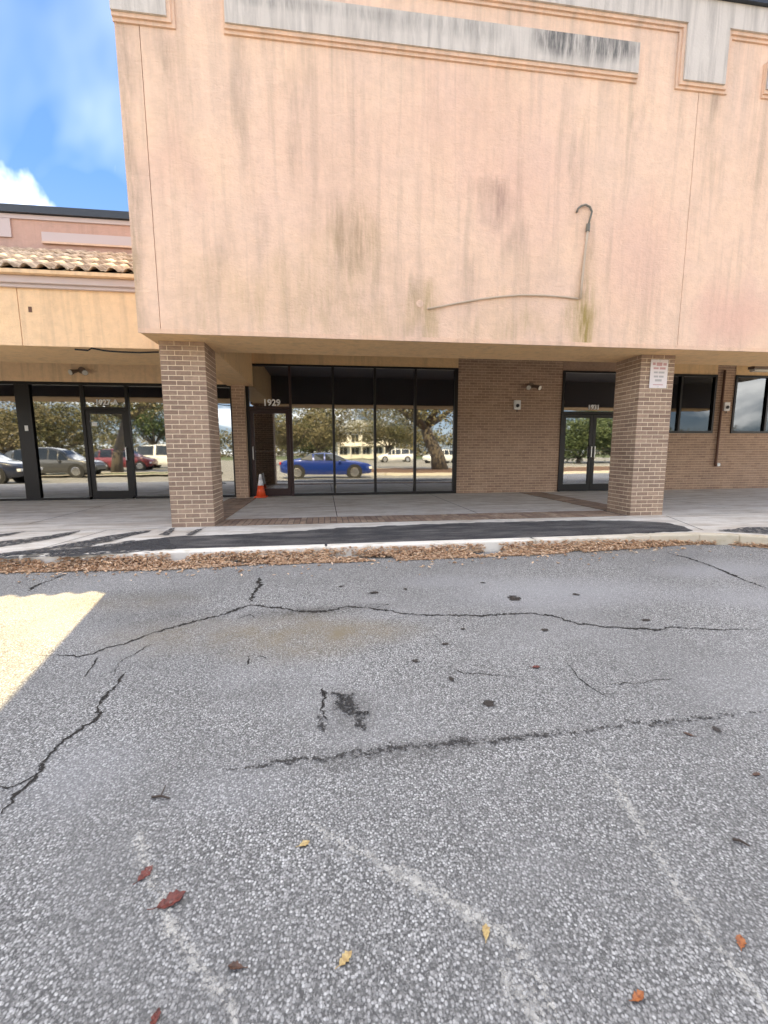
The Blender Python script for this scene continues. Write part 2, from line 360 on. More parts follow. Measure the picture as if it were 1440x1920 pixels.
def empty(name, loc, label=None, cat=None, group=None, rz=0):
    o = bpy.data.objects.new(name, None); COL.objects.link(o); o.location = loc; o.rotation_euler[2] = rz; WO[o.name] = Vector(loc)
    tag(o, label, cat, group); o.empty_display_size = .2; return o
def tag(o, label=None, cat=None, group=None, kind=None):
    for k, v in (('label', label), ('category', cat), ('group', group), ('kind', kind)):
        if v: o[k] = v
    return o
def attr_color(me, name, fn):
    a = me.attributes.new(name, 'FLOAT_COLOR', 'POINT')
    buf = []
    for v in me.vertices: buf += [*fn(v.co), 1.]
    a.data.foreach_set('color', buf)
def text(name, body, size, m_, loc, parent, depth=.004, label=None):
    cu = bpy.data.curves.new(name, 'FONT'); cu.body = body; cu.size = size; cu.extrude = depth; cu.offset = size*.025; cu.resolution_u = 3
    tmp = bpy.data.objects.new('tmp', cu); COL.objects.link(tmp); bpy.context.view_layer.update()
    me = bpy.data.meshes.new_from_object(tmp.evaluated_get(bpy.context.evaluated_depsgraph_get())); bpy.data.objects.remove(tmp)
    me.materials.clear(); me.materials.append(MATS[m_]); me.name = name
    o = bpy.data.objects.new(name, me); COL.objects.link(o); o.rotation_euler = (R(90), 0, 0); o.parent = parent
    o.location = Vector(loc)-org(parent)
    if label: o['label'] = label
    return o

# ------------------------------------------------------------------ ground
def blob(p, q, rx, ry, pw=1.6):
    d = ((p[0]-q[0])/rx)**2+((p[1]-q[1])/ry)**2
    return max(0., 1-d)**pw if d < 1 else 0.
ys = [400, 60, 12, 5.3]+[5.0-.06*i for i in range(0, 84)]+[-.2, -1, -2, -12, -40, -120, -400]
xs = [-400, -60, -15]+[-5+.08*i for i in range(151)]+[20, 60, 400]
g = MB()
for y in ys:
    for x in xs: g.v.append((x, y, gz(y)))
nx = len(xs)
for j in range(len(ys)-1):
    for i in range(nx-1):
        a = j*nx+i; g.f.append((a, a+nx, a+nx+1, a+1)); g.r.append(0)
ground = add('car_park_ground', g, 'asphalt', local=True, kind='structure'); ground['label'] = 'worn grey asphalt car park in front of the shops'
br = [(gp(*a), rx, ry, s) for a, rx, ry, s in (((560, 1190), .75, .5, .8), ((330, 1190), .7, .4, .5), ((700, 1185), .5, .25, .6), ((250, 1130), .8, .3, .35), ((1150, 1035), 1.2, .15, .3))]
dk = [(gp(*a), rx, ry, s) for a, rx, ry, s in (((660, 1330), .2, .28, .45), ((330, 1160), .9, .35, .32), ((640, 1140), .8, .12, .5), ((560, 1150), .5, .2, .45), ((470, 1300), .5, .14, .25), ((700, 1420), .6, .1, .45), ((900, 1385), .5, .06, .3), ((240, 1120), 1.2, .25, .3), ((1180, 1030), 1.6, .1, .3))]
pl = [(gp(*a), rx, ry, s) for a, rx, ry, s in (((1050, 1110), 1.5, .55, .55), ((1330, 1070), .9, .35, .45), ((820, 1090), .6, .3, .35), ((150, 1450), .35, .35, .3), ((1380, 1120), .8, .4, .35), ((450, 1480), .4, .2, .2))]
attr_color(ground.data, 'stain', lambda c: tuple(min(1, sum(s*blob(c, q, rx, ry) for q, rx, ry, s in S)) for S in (dk, br, pl)))

def ribbon(name, pts, width, m_, parent, lift=.004, jag=.5, step=.03, smooth_edge=False, seed=0, taper=True, wig=0.):
    rr = random.Random(seed); P = [gp(*p) for p in pts]; out = [P[0]]
    for a, b in zip(P, P[1:]):
        n = max(1, int((b-a).length/step)); out += [a.lerp(b, (k+1)/n) for k in range(n)]
    mb = MB(); L_ = []; E = []
    for k, p in enumerate(out):
        d = (out[min(k+1, len(out)-1)]-out[max(k-1, 0)]).normalized(); nrm = Vector((-d.y, d.x, 0))
        t = k/max(1, len(out)-1); tw = min(1, 6*t+.15, 6*(1-t)+.15) if taper else 1
        if wig: p = p+nrm*wig*(noise.noise((p.x*9, p.y*9, seed))+.6*noise.noise((p.x*28, p.y*28, seed+3))); tw *= .55+.9*max(0, .5+noise.noise((p.x*6, p.y*6, 7+seed)))
        wl = width*.5*tw*(1+jag*rr.uniform(-1, 1)); wr = width*.5*tw*(1+jag*rr.uniform(-1, 1)); sh = nrm*rr.uniform(-.35, .35)*width*jag
        row = [p+sh+nrm*wl, p+sh, p+sh-nrm*wr]
        for q in row: mb.v.append((q.x, q.y, gz(q.y)+lift))
        E += [0., 1., 0.]
    for k in range(len(out)-1):
        for j in (0, 1):
            a = k*3+j; mb.f.append((a, a+1, a+4, a+3)); mb.r.append(0)
    o = add(name, mb, m_, parent)
    at = o.data.attributes.new('edge', 'FLOAT', 'POINT'); at.data.foreach_set('value', E); return o
cr = [
 ([(62, 1228), (110, 1230), (150, 1232), (178, 1224), (230, 1208), (300, 1182), (370, 1164), (420, 1152), (470, 1134), (520, 1140), (560, 1146), (610, 1147), (650, 1138), (700, 1141), (760, 1152), (820, 1154), (900, 1155), (985, 1150), (1040, 1156), (1085, 1169), (1130, 1175), (1180, 1178), (1230, 1181), (1270, 1177), (1330, 1180), (1440, 1183)], .021),
 ([(468, 1130), (476, 1112), (488, 1098), (486, 1082)], .03),
 ([(0, 1527), (28, 1498), (45, 1480), (72, 1452), (86, 1424), (110, 1398), (150, 1366), (190, 1340), (186, 1322), (205, 1300), (222, 1278), (235, 1260)], .017),
 ([(0, 1474), (40, 1470), (72, 1452)], .010),
 ([(50, 1110), (75, 1094), (100, 1086), (128, 1074)], .02),
 ([(1248, 1036), (1290, 1046), (1340, 1063), (1380, 1082), (1440, 1104)], .022),
 ([(182, 1232), (174, 1250), (160, 1270)], .008), ([(210, 1270), (222, 1245), (260, 1222), (290, 1205)], .006),
 ([(462, 1248), (466, 1232), (480, 1226)], .009), ([(480, 1230), (500, 1236)], .008), ([(445, 1162), (468, 1152), (480, 1160)], .009),
 ([(838, 1250), (870, 1262), (930, 1266), (985, 1270)], .006), ([(1060, 1240), (1085, 1270), (1110, 1290), (1130, 1302), (1165, 1300)], .006), ([(1130, 1284), (1200, 1280), (1260, 1272)], .005),
 ([(700, 1141), (730, 1133), (690, 1134)], .008), ([(606, 1290), (604, 1330), (612, 1352)], .012)]
for k, (p, wd) in enumerate(cr): ribbon('crack', p, wd*1.25, 'crack_edge', ground, .003, .8, .016, seed=k, wig=.02)
ribbon('tar_seam', [(420, 1442), (520, 1432), (600, 1422), (680, 1412), (760, 1402), (850, 1394), (940, 1386), (1060, 1376), (1160, 1362), (1300, 1350), (1440, 1335)], .085, 'tar_seam', ground, .004, .5, seed=31)
for k, p in enumerate(([(612, 1295), (640, 1318), (668, 1350), (690, 1368)], [(640, 1300), (660, 1330), (680, 1352)], [(600, 1340), (606, 1376)])): ribbon('tar_seam', p, .17-.03*k, 'tar_sparse', ground, .005+.001*k, .6, seed=40+k)
for k, (p, wd) in enumerate((([(575, 1540), (640, 1578), (700, 1612), (770, 1650), (840, 1690), (900, 1725), (950, 1755), (985, 1800), (1015, 1850), (1045, 1920)], .05), ([(1120, 1420), (1165, 1490), (1205, 1560), (1255, 1640), (1300, 1710), (1350, 1785), (1400, 1850), (1460, 1925)], .055), ([(308, 1715), (345, 1775), (385, 1830), (420, 1875), (450, 1930)], .04), ([(930, 1832), (960, 1850), (985, 1885), (1000, 1930)], .11), ([(250, 1560), (290, 1660), (330, 1760)], .05))):
    ribbon('faded_line', p, wd*1.5, 'faded_paint', ground, .0035+.0006*k, .35, .02, seed=60+k)
def flat_poly(name, px, m_, parent, lift, fn=gp, ztop=None, rag=0.):
    mb = MB(); P = [fn(*p) for p in px]
    if rag:
        Q = []
        for a, b in zip(P, P[1:]+P[:1]):
            n = max(1, int((b-a).length/.05))
            for k in range(n):
                q = a.lerp(b, k/n); Q.append(q+Vector((rag*noise.noise((q.x*5, q.y*5, 1)), rag*(noise.noise((q.x*5, q.y*5, 8))+.7*noise.noise((q.x*17, q.y*17, 3))), 0)))
        P = Q
    mb.poly([(p.x, p.y, (gz(p.y) if ztop is None else ztop)+lift) for p in P]); return add(name, mb, m_, parent)
for k, (x, y, a, b_) in enumerate(((964, 1122, .065, .05), (918, 1320, .035, .022), (1022, 1182, .03, .015), (780, 1240, .025, .016), (846, 1274, .016, .02), (835, 1208, .025, .013), (700, 1112, .05, .02), (1080, 1115, .03, .02), (760, 1105, .02, .015), (1210, 1163, .04, .015), (868, 1180, .02, .01), (640, 1100, .03, .015), (1345, 1370, .02, .02), (905, 1093, .03, .012))):
    c = gp(x, y); mb = MB(); mb.v.append((c.x, c.y, gz(c.y)+.0045)); n = 14; E = [1.]
    for j in range(n):
        q = (a*(1+rnd.uniform(-.25, .2))*math.cos(2*math.pi*j/n), b_*1.5*(1+rnd.uniform(-.25, .2))*math.sin(2*math.pi*j/n)); mb.v.append((c.x+q[0], c.y+q[1], gz(c.y+q[1])+.0045)); E.append(.45)
    for j in range(n): mb.f.append((0, 1+j, 1+(j+1) % n)); mb.r.append(0)
    o = add('oil_spot', mb, 'oil_spot', ground); o.data.attributes.new('edge', 'FLOAT', 'POINT').data.foreach_set('value', E)

# ------------------------------------------------------------------ kerb, apron, walkway
kl = [(-30, 5.02), (-3.4, 5.02), (0, 5.03), (2.6, 5.04), (4.2, 5.06), (4.9, 5.04), (5.35, 4.9), (5.75, 4.62), (6.1, 4.2), (6.3, 3.6), (6.35, 2.4)]
def offs(pl_, d):
    o = []
    for k, p in enumerate(pl_):
        a = Vector(pl_[max(k-1, 0)]); b = Vector(pl_[min(k+1, len(pl_)-1)]); t = (b-a).normalized(); o.append((p[0]-t.y*d, p[1]+t.x*d))
    return o
inn = offs(kl, .15)
kb = MB()
for k in range(len(kl)-1):
    a, b, c, d = kl[k], kl[k+1], inn[k+1], inn[k]
    n = max(1, int((Vector(b)-Vector(a)).length/3.05))
    for q in range(n):
        f0, f1 = q/n, (q+1)/n; e = .004 if n > 1 else 0
        lp = lambda s, t_, f: (s[0]+(t_[0]-s[0])*f, s[1]+(t_[1]-s[1])*f)
        A, B, C_, D = lp(a, b, f0+e/3), lp(a, b, f1-e/3), lp(d, c, f1-e/3), lp(d, c, f0+e/3)
        kb.prism_z([A, B, C_, D], -.55, .006)
kerb = add('kerb', kb, 'kerb_concrete', bevel=.018, kind='structure'); kerb['label'] = 'pale concrete kerb along the walkway edge'
wk = MB(); outline = inn+[(40, 2.4), (40, YB+.3), (-30, YB+.3)]
wk.prism_z(outline, -.6, 0.)
walk = add('walkway', wk, 'concrete', kind='structure'); walk['label'] = 'grey concrete walkway under the canopy'
def joint(x0, y0, x1, y1, wd=.012):
    d = (Vector((x1, y1))-Vector((x0, y0))).normalized(); n_ = Vector((-d.y, d.x))*wd/2
    mb = MB(); mb.poly([(x0-n_.x, y0-n_.y, .003), (x1-n_.x, y1-n_.y, .003), (x1+n_.x, y1+n_.y, .003), (x0+n_.x, y0+n_.y, .003)]); add('joint', mb, 'crack_dark', walk)
for x in (-9.5, -7, -4.6, .2, 2.7, 7.7, 10.2): joint(x, 7.42, x, YB-.1)
joint(-14, 7.4, -2.3, 7.4); joint(-14, 6.66, -2.3, 6.66); joint(5.85, 6.7, 12, 6.7); joint(5.75, 6.62, 5.2, 5.3); joint(-3.1, 6.6, -3.3, 5.25); joint(-1.75, 6.64, -1.9, 6.2)
band = MB().poly([(-14, 6.66, .004), (-2.3, 6.66, .004), (-2.3, 7.39, .004), (-14, 7.39, .004)])
# asphalt infill strip and its smeared tongues
flat_poly('asphalt_infill', [(120, 1044), (250, 1037), (400, 1030.5), (720, 1020), (1000, 1010), (1200, 1000.5), (1300, 996), (1285, 988), (1245, 980), (1180, 977), (1080, 976), (1000, 978), (900, 980), (760, 985), (640, 990), (560, 996), (470, 1001), (400, 1004), (330, 1006), (270, 1013), (200, 1026)], 'infill_asphalt', walk, .005, wp, 0., .05)
for k, pts in enumerate(([(-220, 1056), (40, 1047), (160, 1040), (230, 1030), (180, 1026), (60, 1036), (-220, 1044)], [(100, 1046), (240, 1038), (330, 1030), (320, 1012), (250, 1014), (180, 1024), (90, 1036)], [(-40, 1040), (60, 1032), (140, 1018), (200, 1006), (250, 998), (290, 994), (240, 1008), (180, 1022), (120, 1032), (40, 1043)], [(-60, 1022), (40, 1012), (100, 1003), (150, 996), (130, 1004), (60, 1018), (-40, 1032)], [(-60, 1008), (0, 1002), (50, 997), (20, 1004), (-40, 1014)], [(300, 1004), (318, 992), (330, 991), (318, 1005)], [(345, 1004), (372, 993), (380, 993), (362, 1005)], [(1340, 996), (1400, 990), (1500, 988), (1560, 1004), (1460, 1003), (1400, 1000)])):
    flat_poly('asphalt_smear', pts, 'smear', walk, .006+.001*k, wp, 0., .05)
    sm = COL.objects[-1] if False else bpy.data.objects[[o.name for o in bpy.data.objects if o.name.startswith('asphalt_smear')][-1]]
    sm.data.attributes.new('edge', 'FLOAT', 'POINT').data.foreach_set('value', [.85]*len(sm.data.vertices))
# brick bands: pieces shared from one paver mesh
jb = MB().box(-1.64, 5.14, YC+.0, YC+DC+.05, -.01, .0035); add('paver_bed', jb, 'paver_joint', walk)
jb = MB().box(XL, -1.645, YC+DC+.005, YB-.3, -.01, .0035); add('paver_bed', jb, 'paver_joint', walk)
jb = MB().box(5.155, 5.75, YC+DC+.06, YB-.1, -.01, .0035); add('paver_bed', jb, 'paver_joint', walk)
pm = MB().box(-.041, .041, -.098, .098, 0, .012).mesh('paver'); pm.materials.append(MATS['brick_paver'])
cnt = 0; rest = MB()
def paver(x, y, rot):
    global cnt
    z = rnd.uniform(-.0015, .0015)
    if cnt < 296:
        o = bpy.data.objects.new('paver', pm); COL.objects.link(o); o.parent = walk; o.location = Vector((x, y, z))-WO[walk.name]; o.rotation_euler[2] = (R(90) if rot else 0)+rnd.uniform(-.015, .015); cnt += 1
    else:
        rest.cur = rnd.random(); a, b_ = (.098, .041) if rot else (.041, .098); rest.box(x-a, x+a, y-b_, y+b_, 0, .012+z)
for row in range(3):
    for k in range(70):
        x = -1.59+k*.0955
        if x < 5.09: paver(x, YC+.105+row*.21, False)
for k in range(35):
    for c in range(3): paver(XL+.105+c*.205, YC+DC+.06+k*.0955, True)
for k in range(37):
    for c in range(3): paver(5.26+c*.198, YC+DC+.12+k*.0955, True)
if rest.v: add('paver_rows', rest, 'brick_paver', walk, True, kind='stuff')

# ------------------------------------------------------------------ main building
bld = empty('shop_building', (2.5, YB, 0), 'tall peach stucco shop building with brick columns and dark glass shopfronts', 'building')
XA, XZ = -2.35, 15.0
def stain_face(c, off):                # stains by photo position on the facade: dark, ochre, pink
    return None
def fpt(px, py): p = yp(px, py, YF); return (p.x, p.z)
DS = [(fpt(*a), rx, rz, s) for a, rx, rz, s in (((640, 420), .55, .5, .4), ((655, 445), .22, .3, .3), ((930, 372), .38, .28, .75), ((960, 455), .18, .35, .5), ((975, 330), .05, 1.3, .5), ((1076, 300), .06, 1.2, .45), ((1090, 95), .5, .25, .5), ((240, 420), .17, 3.6, .75), ((246, 200), .12, 2.2, .4), ((310, 110), .15, .6, .5), ((548, 160), .25, .4, .4), ((450, 150), .12, .9, .4), ((335, 250), .3, .8, .2), ((560, 250), .12, 1.0, .32), ((420, 480), .18, .5, .35), ((490, 440), .12, .5, .3), ((780, 540), .12, .35, .6), ((700, 520), .4, .5, .25), ((1190, 210), .05, .35, .5), ((1215, 215), .04, .3, .4), ((1330, 280), .1, 1.4, .35), ((1350, 190), .05, .5, .6), ((1300, 60), .3, .3, .2), ((1165, 600), .03, .2, .4), ((1420, 300), .3, .9, .25), ((640, 300), .8, .7, .16), ((880, 520), .25, .4, .3), ((1100, 480), .06, .8, .55), ((640, 570), .5, .5, .3), ((780, 620), .15, .4, .35), ((1000, 520), .6, .5, .22), ((900, 200), .7, .5, .13))]
GS = [(fpt(*a), rx, rz, s) for a, rx, rz, s in (((790, 570), .3, .45, .55), ((1090, 620), .3, .6, .75), ((1100, 560), .16, .9, .5), ((640, 470), .7, .7, .25), ((560, 560), .9, .6, .25), ((960, 610), .9, .3, .35), ((420, 560), .7, .6, .2), ((700, 610), .9, .3, .3), ((245, 540), .15, .9, .5))]
PS = [(fpt(*a), rx, rz, s) for a, rx, rz, s in (((1380, 590), .9, .7, .5), ((1200, 480), .9, 1.1, .3), ((900, 250), 1.6, 1.1, .22), ((600, 300), 1.3, 1.2, .12), ((1000, 380), 1.2, .8, .18), ((320, 310), .5, .5, .2))]
def stains(x, z):
    wx = x+.16*noise.noise((x*2.3, z*1.1, 5))+.05*noise.noise((x*9, z*3, 2)); wz = z+.35*noise.noise((x*3.1, z*1.3, 9))+.16*noise.noise((x*11, z*2, 4))
    k = .55+.9*max(0, .5+noise.noise((x*7, z*.9, 1)))
    x, z = wx, wz
    r = stains0(x, z); return (.62*k*r[0], .9*k*r[1], r[2])
def stains0(x, z): return tuple(min(1, sum(s*blob((x, z), q, rx, rz, 1.1) for q, rx, rz, s in S)) for S in (DS, GS, PS))
def grid_panel(name, x0, x1, z0, z1, m_, y0=YF, th=.03, st=.05):
    mb = MB(); ni = max(1, int((x1-x0)/st)); nj = max(1, int((z1-z0)/st))
    for j in range(nj+1):
        for i in range(ni+1): mb.v.append((x0+(x1-x0)*i/ni, y0, z0+(z1-z0)*j/nj))
    for j in range(nj):
        for i in range(ni):
            a = j*(ni+1)+i; mb.f.append((a, a+1, a+ni+2, a+ni+1)); mb.r.append(0)
    e = 1e-4; q = [(x0, z0), (x1, z0), (x1, z1), (x0, z1)]; i0 = len(mb.v); mb.v += [(x, y0, z) for x, z in q]+[(x, y0+th, z) for x, z in q]
    for k in range(4): mb.f.append((i0+(k+1) % 4, i0+k, i0+4+k, i0+4+(k+1) % 4)); mb.r.append(0)
    o = add(name, mb, m_, bld); c = WO[o.name]
    attr_color(o.data, 'stain', lambda v: stains(v.x+c.x, v.z+c.z)); return o
grid_panel('stucco_panel', XA, -2.076, HB, 7.1, 'peach_stucco')
grid_panel('stucco_panel', -2.068, 5.396, HB, 7.1, 'peach_stucco')
grid_panel('stucco_panel', 5.404, XZ, HB, 7.1, 'peach_stucco', st=.1)
add('wall_core', MB().box(XA+.005, XZ, YF+.031, YC+DC+.02, HB+.004, 7.2), 'peach_stucco', bld)
add('upper_storey', MB().box(XA+.005, XZ, YC+DC+.022, 34, CEIL, 7.2), 'peach_stucco', bld)
add('soffit', MB().box(XA+.01, XZ, YF+.03, YC+DC+.024, HB-.012, HB+.002), 'soffit_paint', bld)
add('shade_sheet', MB().box(XA+.02, XZ, YC+DC+.0245, YC+DC+.029, HB+.001, CEIL-.021), 'ceiling_dark', bld)  # unseen dark sheet added on the beam's back, shade put into its colour
add('drip_edge', MB().box(XA, XZ, YF-.006, YF+.026, HB-.02, HB+.035), 'trim_paint', bld)
add('canopy_ceiling', MB().box(XA+.02, XZ, YC+DC+.03, YB+.1, CEIL-.02, CEIL-.004), 'ceiling_dark', bld)
add('cross_beam', MB().box(XL+.01, XL+WC-.01, YC+DC+.031, YB-.02, HB+.01, CEIL-.022), 'soffit_paint', bld)
# grey raised bands with stepped trim
tooth = [(-2.36, -1.74), (5.095, 5.745), (12.58, 13.2)]
def band_outline(e):                   # upper grey band with teeth hanging down
    pts = [(XA-.01, 7.24)]
    zb, zt = 6.93-e, 6.235-e
    cur = [(XA-.01, zt), (-1.74+e, zt), (-1.74+e, zb), (5.095-e, zb), (5.095-e, zt), (5.745+e, zt), (5.745+e, zb), (12.58-e, zb), (12.58-e, zt), (13.2+e, zt), (13.2+e, zb), (XZ, zb), (XZ, 7.24)]
    return pts+cur
def band(mb, e, d):
    zb, zt = 6.93-e, 6.235-e; y0, y1 = YF-d, YF-.001
    for x0, x1 in ((XA-.01, -1.74+e), (5.095-e, 5.745+e), (12.58-e, 13.2+e)): mb.box(x0, x1, y0, y1, zt, zb-.0005)
    mb.box(XA-.01, XZ, y0, y1, zb, 7.24)
t1 = MB(); band(t1, .085, .022); add('band_trim', t1, 'trim_paint', bld)
t1 = MB(); band(t1, .045, .045); add('band_trim', t1, 'trim_paint', bld)
def gridify(boxes, name, m_, y0, y1):
    mb = MB()
    for x0, x1, z0, z1 in boxes:
        n = max(1, int((x1-x0)/.1)); k = max(1, int((z1-z0)/.06)); i0 = len(mb.v)
        for j in range(k+1):
            for i in range(n+1): mb.v.append((x0+(x1-x0)*i/n, y0, z0+(z1-z0)*j/k))
        for j in range(k):
            for i in range(n): a = i0+j*(n+1)+i; mb.f.append((a, a+1, a+n+2, a+n+1)); mb.r.append(0)
        q = [(x0, z0), (x1, z0), (x1, z1), (x0, z1)]; i0 = len(mb.v); mb.v += [(x, y0, z) for x, z in q]+[(x, y1, z) for x, z in q]
        for j in range(4): mb.f.append((i0+(j+1) % 4, i0+j, i0+4+j, i0+4+(j+1) % 4)); mb.r.append(0)
    o = add(name, mb, m_, bld); c = WO[o.name]
    DG = [(fpt(*a), rx, rz, s) for a, rx, rz, s in (((1090, 88), .9, .28, .9), ((1040, 82), .4, .25, .6), ((880, 60), .6, .2, .5), ((760, 45), .5, .15, .35), ((520, 12), .7, .12, .55), ((1150, 95), .5, .2, .6), ((660, 30), .6, .1, .4))]
    attr_color(o.data, 'stain', lambda v: (min(1, sum(s*blob((v.x+c.x, v.z+c.z), q, rx, rz, 1.1) for q, rx, rz, s in DG)), 0, 0)); return o
gridify([(XA-.01, XZ, 6.93, 7.24), (XA-.01, -1.74, 6.235, 6.9295), (5.095, 5.745, 6.235, 6.9295), (12.58, 13.2, 6.235, 6.9295)], 'grey_band', 'grey_stucco', YF-.07, YF-.002)
for x0, x1 in ((-1.07, 4.40), (6.42, 11.9)):
    for e, d in ((.085, .022), (.045, .045)): add('panel_trim', MB().box(x0-e*.3, x1+e*.2, YF-d, YF-.001, 6.245-e, 6.60+.0), 'trim_paint', bld)
    gridify([(x0, x1, 6.245, 6.612)], 'grey_panel', 'grey_stucco', YF-.065, YF-.002)
add('coping', MB().box(XA-.05, XZ, YF-.12, YF+.35, 7.242, 7.34), 'coping_metal', bld)
# conduit, gooseneck and loose cable on the facade
def fp3(px, py, d=.03): p = yp(px, py, YF-d); return (p.x, p.y, p.z)
add('conduit', MB().tube([fp3(*q) for q in ((1088, 560), (1091, 530), (1095, 490), (1099, 455), (1102, 432))], .017), 'conduit_paint', bld, smooth=True)
add('conduit_coupling', MB().tube([fp3(1102, 434), fp3(1103, 420)], .028), 'cable_black', bld)
add('gooseneck', MB().tube([fp3(*q) for q in ((1103, 422), (1107, 408), (1110, 397), (1106, 388), (1098, 384), (1090, 386), (1084, 391), (1081, 398))], .014), 'cable_black', bld, smooth=True)
add('cable', MB().tube([fp3(*q, .02) for q in ((1084, 560), (1060, 557), (1020, 554), (980, 553), (940, 556), (900, 561), (860, 568), (830, 574), (802, 579))], .013), 'conduit_paint', bld, smooth=True)
p = fp3(787, 569, .006); cb = MB(); cb.prism_y([(p[0]+.05*math.cos(R(k*30)), p[2]+.05*math.sin(R(k*30))) for k in range(12)], YF-.008, YF); add('cover_plate', cb, 'peach_stucco', bld)

# brick columns
CH = HB/39; BL, BH = .203-.0, CH-.0105
cache = {}
def brick_mesh(dx_, dy_, m_):
    k = (round(dx_, 3), round(dy_, 3), m_)
    if k not in cache:
        bm = bmesh.new(); bmesh.ops.create_cube(bm, size=1); bmesh.ops.scale(bm, vec=(dx_, dy_, BH), verts=bm.verts)
        bmesh.ops.bevel(bm, geom=[e for e in bm.edges], offset=.003, segments=1, affect='EDGES')
        me = bpy.data.meshes.new('brick'); bm.to_mesh(me); bm.free(); me.materials.append(MATS[m_]); cache[k] = me
    return cache[k]
for xl in (XL, XR):
    y0, y1 = YC, YC+DC; x1 = xl+WC; jn = .010; e = .0045
    core = add('brick_column', MB().box(xl+e, x1-e, y0+e, y1-e, 0, HB-.013), 'mortar', bld)
    others = MB(); bw = .095
    for c in range(39):
        zc_ = c*CH+BH/2+.004
        if c == 38: zc_ -= .004
        def put(a0, a1, b0, b1, single):
            if single:
                o = bpy.data.objects.new('brick', brick_mesh(a1-a0, b1-b0, 'brick_tan')); COL.objects.link(o); o.parent = core
                o.location = Vector(((a0+a1)/2, (b0+b1)/2+rnd.uniform(-.0012, .0012), zc_))-WO[core.name]
            else:
                others.cur = rnd.random(); others.box(a0, a1, b0, b1, zc_-BH/2, zc_+BH/2)
        if c % 2 == 0:
            L3 = (WC-2*jn)/3
            for k in range(3):
                put(xl+k*(L3+jn), xl+k*(L3+jn)+L3, y0, y0+bw, True); put(xl+k*(L3+jn), xl+k*(L3+jn)+L3, y1-bw, y1, False)
            S2 = (DC-2*bw-3*jn)/2
            for k in range(2):
                b0 = y0+bw+jn+k*(S2+jn)
                put(xl, xl+bw, b0, b0+S2, False); put(x1-bw, x1, b0, b0+S2, False)
        else:
            L3 = (DC-2*jn)/3
            for k in range(3):
                b0 = y0+k*(L3+jn)
                put(xl, xl+bw, b0, b0+L3, k == 0); put(x1-bw, x1, b0, b0+L3, k == 0)
            S2 = (WC-2*bw-3*jn)/2
            for k in range(2):
                a0 = xl+bw+jn+k*(S2+jn)
                put(a0, a0+S2, y0, y0+bw, True); put(a0, a0+S2, y1-bw, y1, False)
    add('brickwork', others, 'brick_tan', core, True, kind='stuff')
# brick walls at the shopfront plane
def brick_wall(x0, x1, z0, z1, y, th=.1, parent=bld, nm='brick_wall'):
    o = add(nm, MB().box(x0, x1, y+.004, y+th, z0, z1), 'wall_mortar', parent)
    bw = MB(); c = int(round(z0/CH))
    while c*CH < z1-.01:
        za, zb = c*CH+.005, min(c*CH+.005+BH, z1); x = x0-(.1065 if c % 2 else 0)
        while x < x1-.02:
            a, b_ = max(x, x0), min(x+.203, x1); bw.cur = rnd.random(); dd = rnd.uniform(0, .0015)
            if b_-a > .02: bw.box(a, b_, y-dd, y+.05, za, zb)
            x += .213
        c += 1
    add('brickwork', bw, 'brick_brown', o, True, kind='stuff')
brick_wall(3.44, 6.30, 0, CEIL-.02, YB)
brick_wall(8.19, 8.75, 0, CEIL-.02, YB)
brick_wall(8.752, 15, 0, 1.58, YB)
brick_wall(10.88, 11.46, 1.582, CEIL-.02, YB)
brick_wall(-2.13, -1.84, 0, HB+.05, YB-.22, .3, nm='brick_pilaster')
add('wall_head', MB().box(XL, 3.44, YB-.02, YB+.3, 3.2, CEIL-.021), 'soffit_paint', bld)
add('wall_head', MB().box(6.30, 8.19, YB-.01, YB+.3, 3.2, CEIL-.021), 'brick_brown', bld)
add('wall_head', MB().box(8.75, 10.88, YB-.01, YB+.3, 3.18, CEIL-.021), 'soffit_paint', bld)
add('wall_head', MB().box(11.46, 15, YB-.01, YB+.3, 3.18, CEIL-.021), 'soffit_paint', bld)
add('wall_core', MB().box(XL+.1, -1.84, YB+.09, YB+.3, 0, CEIL-.03), 'interior', bld)
add('pilaster_head', MB().box(-2.13, -1.84, YB-.21, YB+.05, HB+.052, CEIL-.03), 'soffit_paint', bld)
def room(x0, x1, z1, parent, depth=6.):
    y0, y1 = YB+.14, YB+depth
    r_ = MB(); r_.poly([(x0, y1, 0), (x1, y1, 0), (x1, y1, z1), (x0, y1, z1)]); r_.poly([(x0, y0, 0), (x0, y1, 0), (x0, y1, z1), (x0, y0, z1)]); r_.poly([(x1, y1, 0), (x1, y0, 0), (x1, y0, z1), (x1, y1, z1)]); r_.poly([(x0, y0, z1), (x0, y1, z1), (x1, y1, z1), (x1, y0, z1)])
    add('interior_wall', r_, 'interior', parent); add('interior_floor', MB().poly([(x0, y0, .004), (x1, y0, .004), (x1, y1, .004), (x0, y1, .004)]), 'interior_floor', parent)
def bar(x0, x1, z0, z1, parent, nm='mullion', m_='bronze_frame', y0=None, y1=None):
    return add(nm, MB().box(x0, x1, YB-.035 if y0 is None else y0, YB+.075 if y1 is None else y1, z0, z1), m_, parent)
def pane(x0, x1, z0, z1, parent, m_='glass', y=None):
    y = YB+.02 if y is None else y
    o = add('pane', MB().box(x0, x1, y, y+.008, z0, z1), m_, parent); o.rotation_euler = (R(rnd.uniform(-.05, .05)), 0, R(rnd.uniform(-.06, .06))); return o
def number(body, x, z, size, parent, y): return text('street_number', body, size, 'digit_white', (x, y, z), parent, .003, 'white street number')
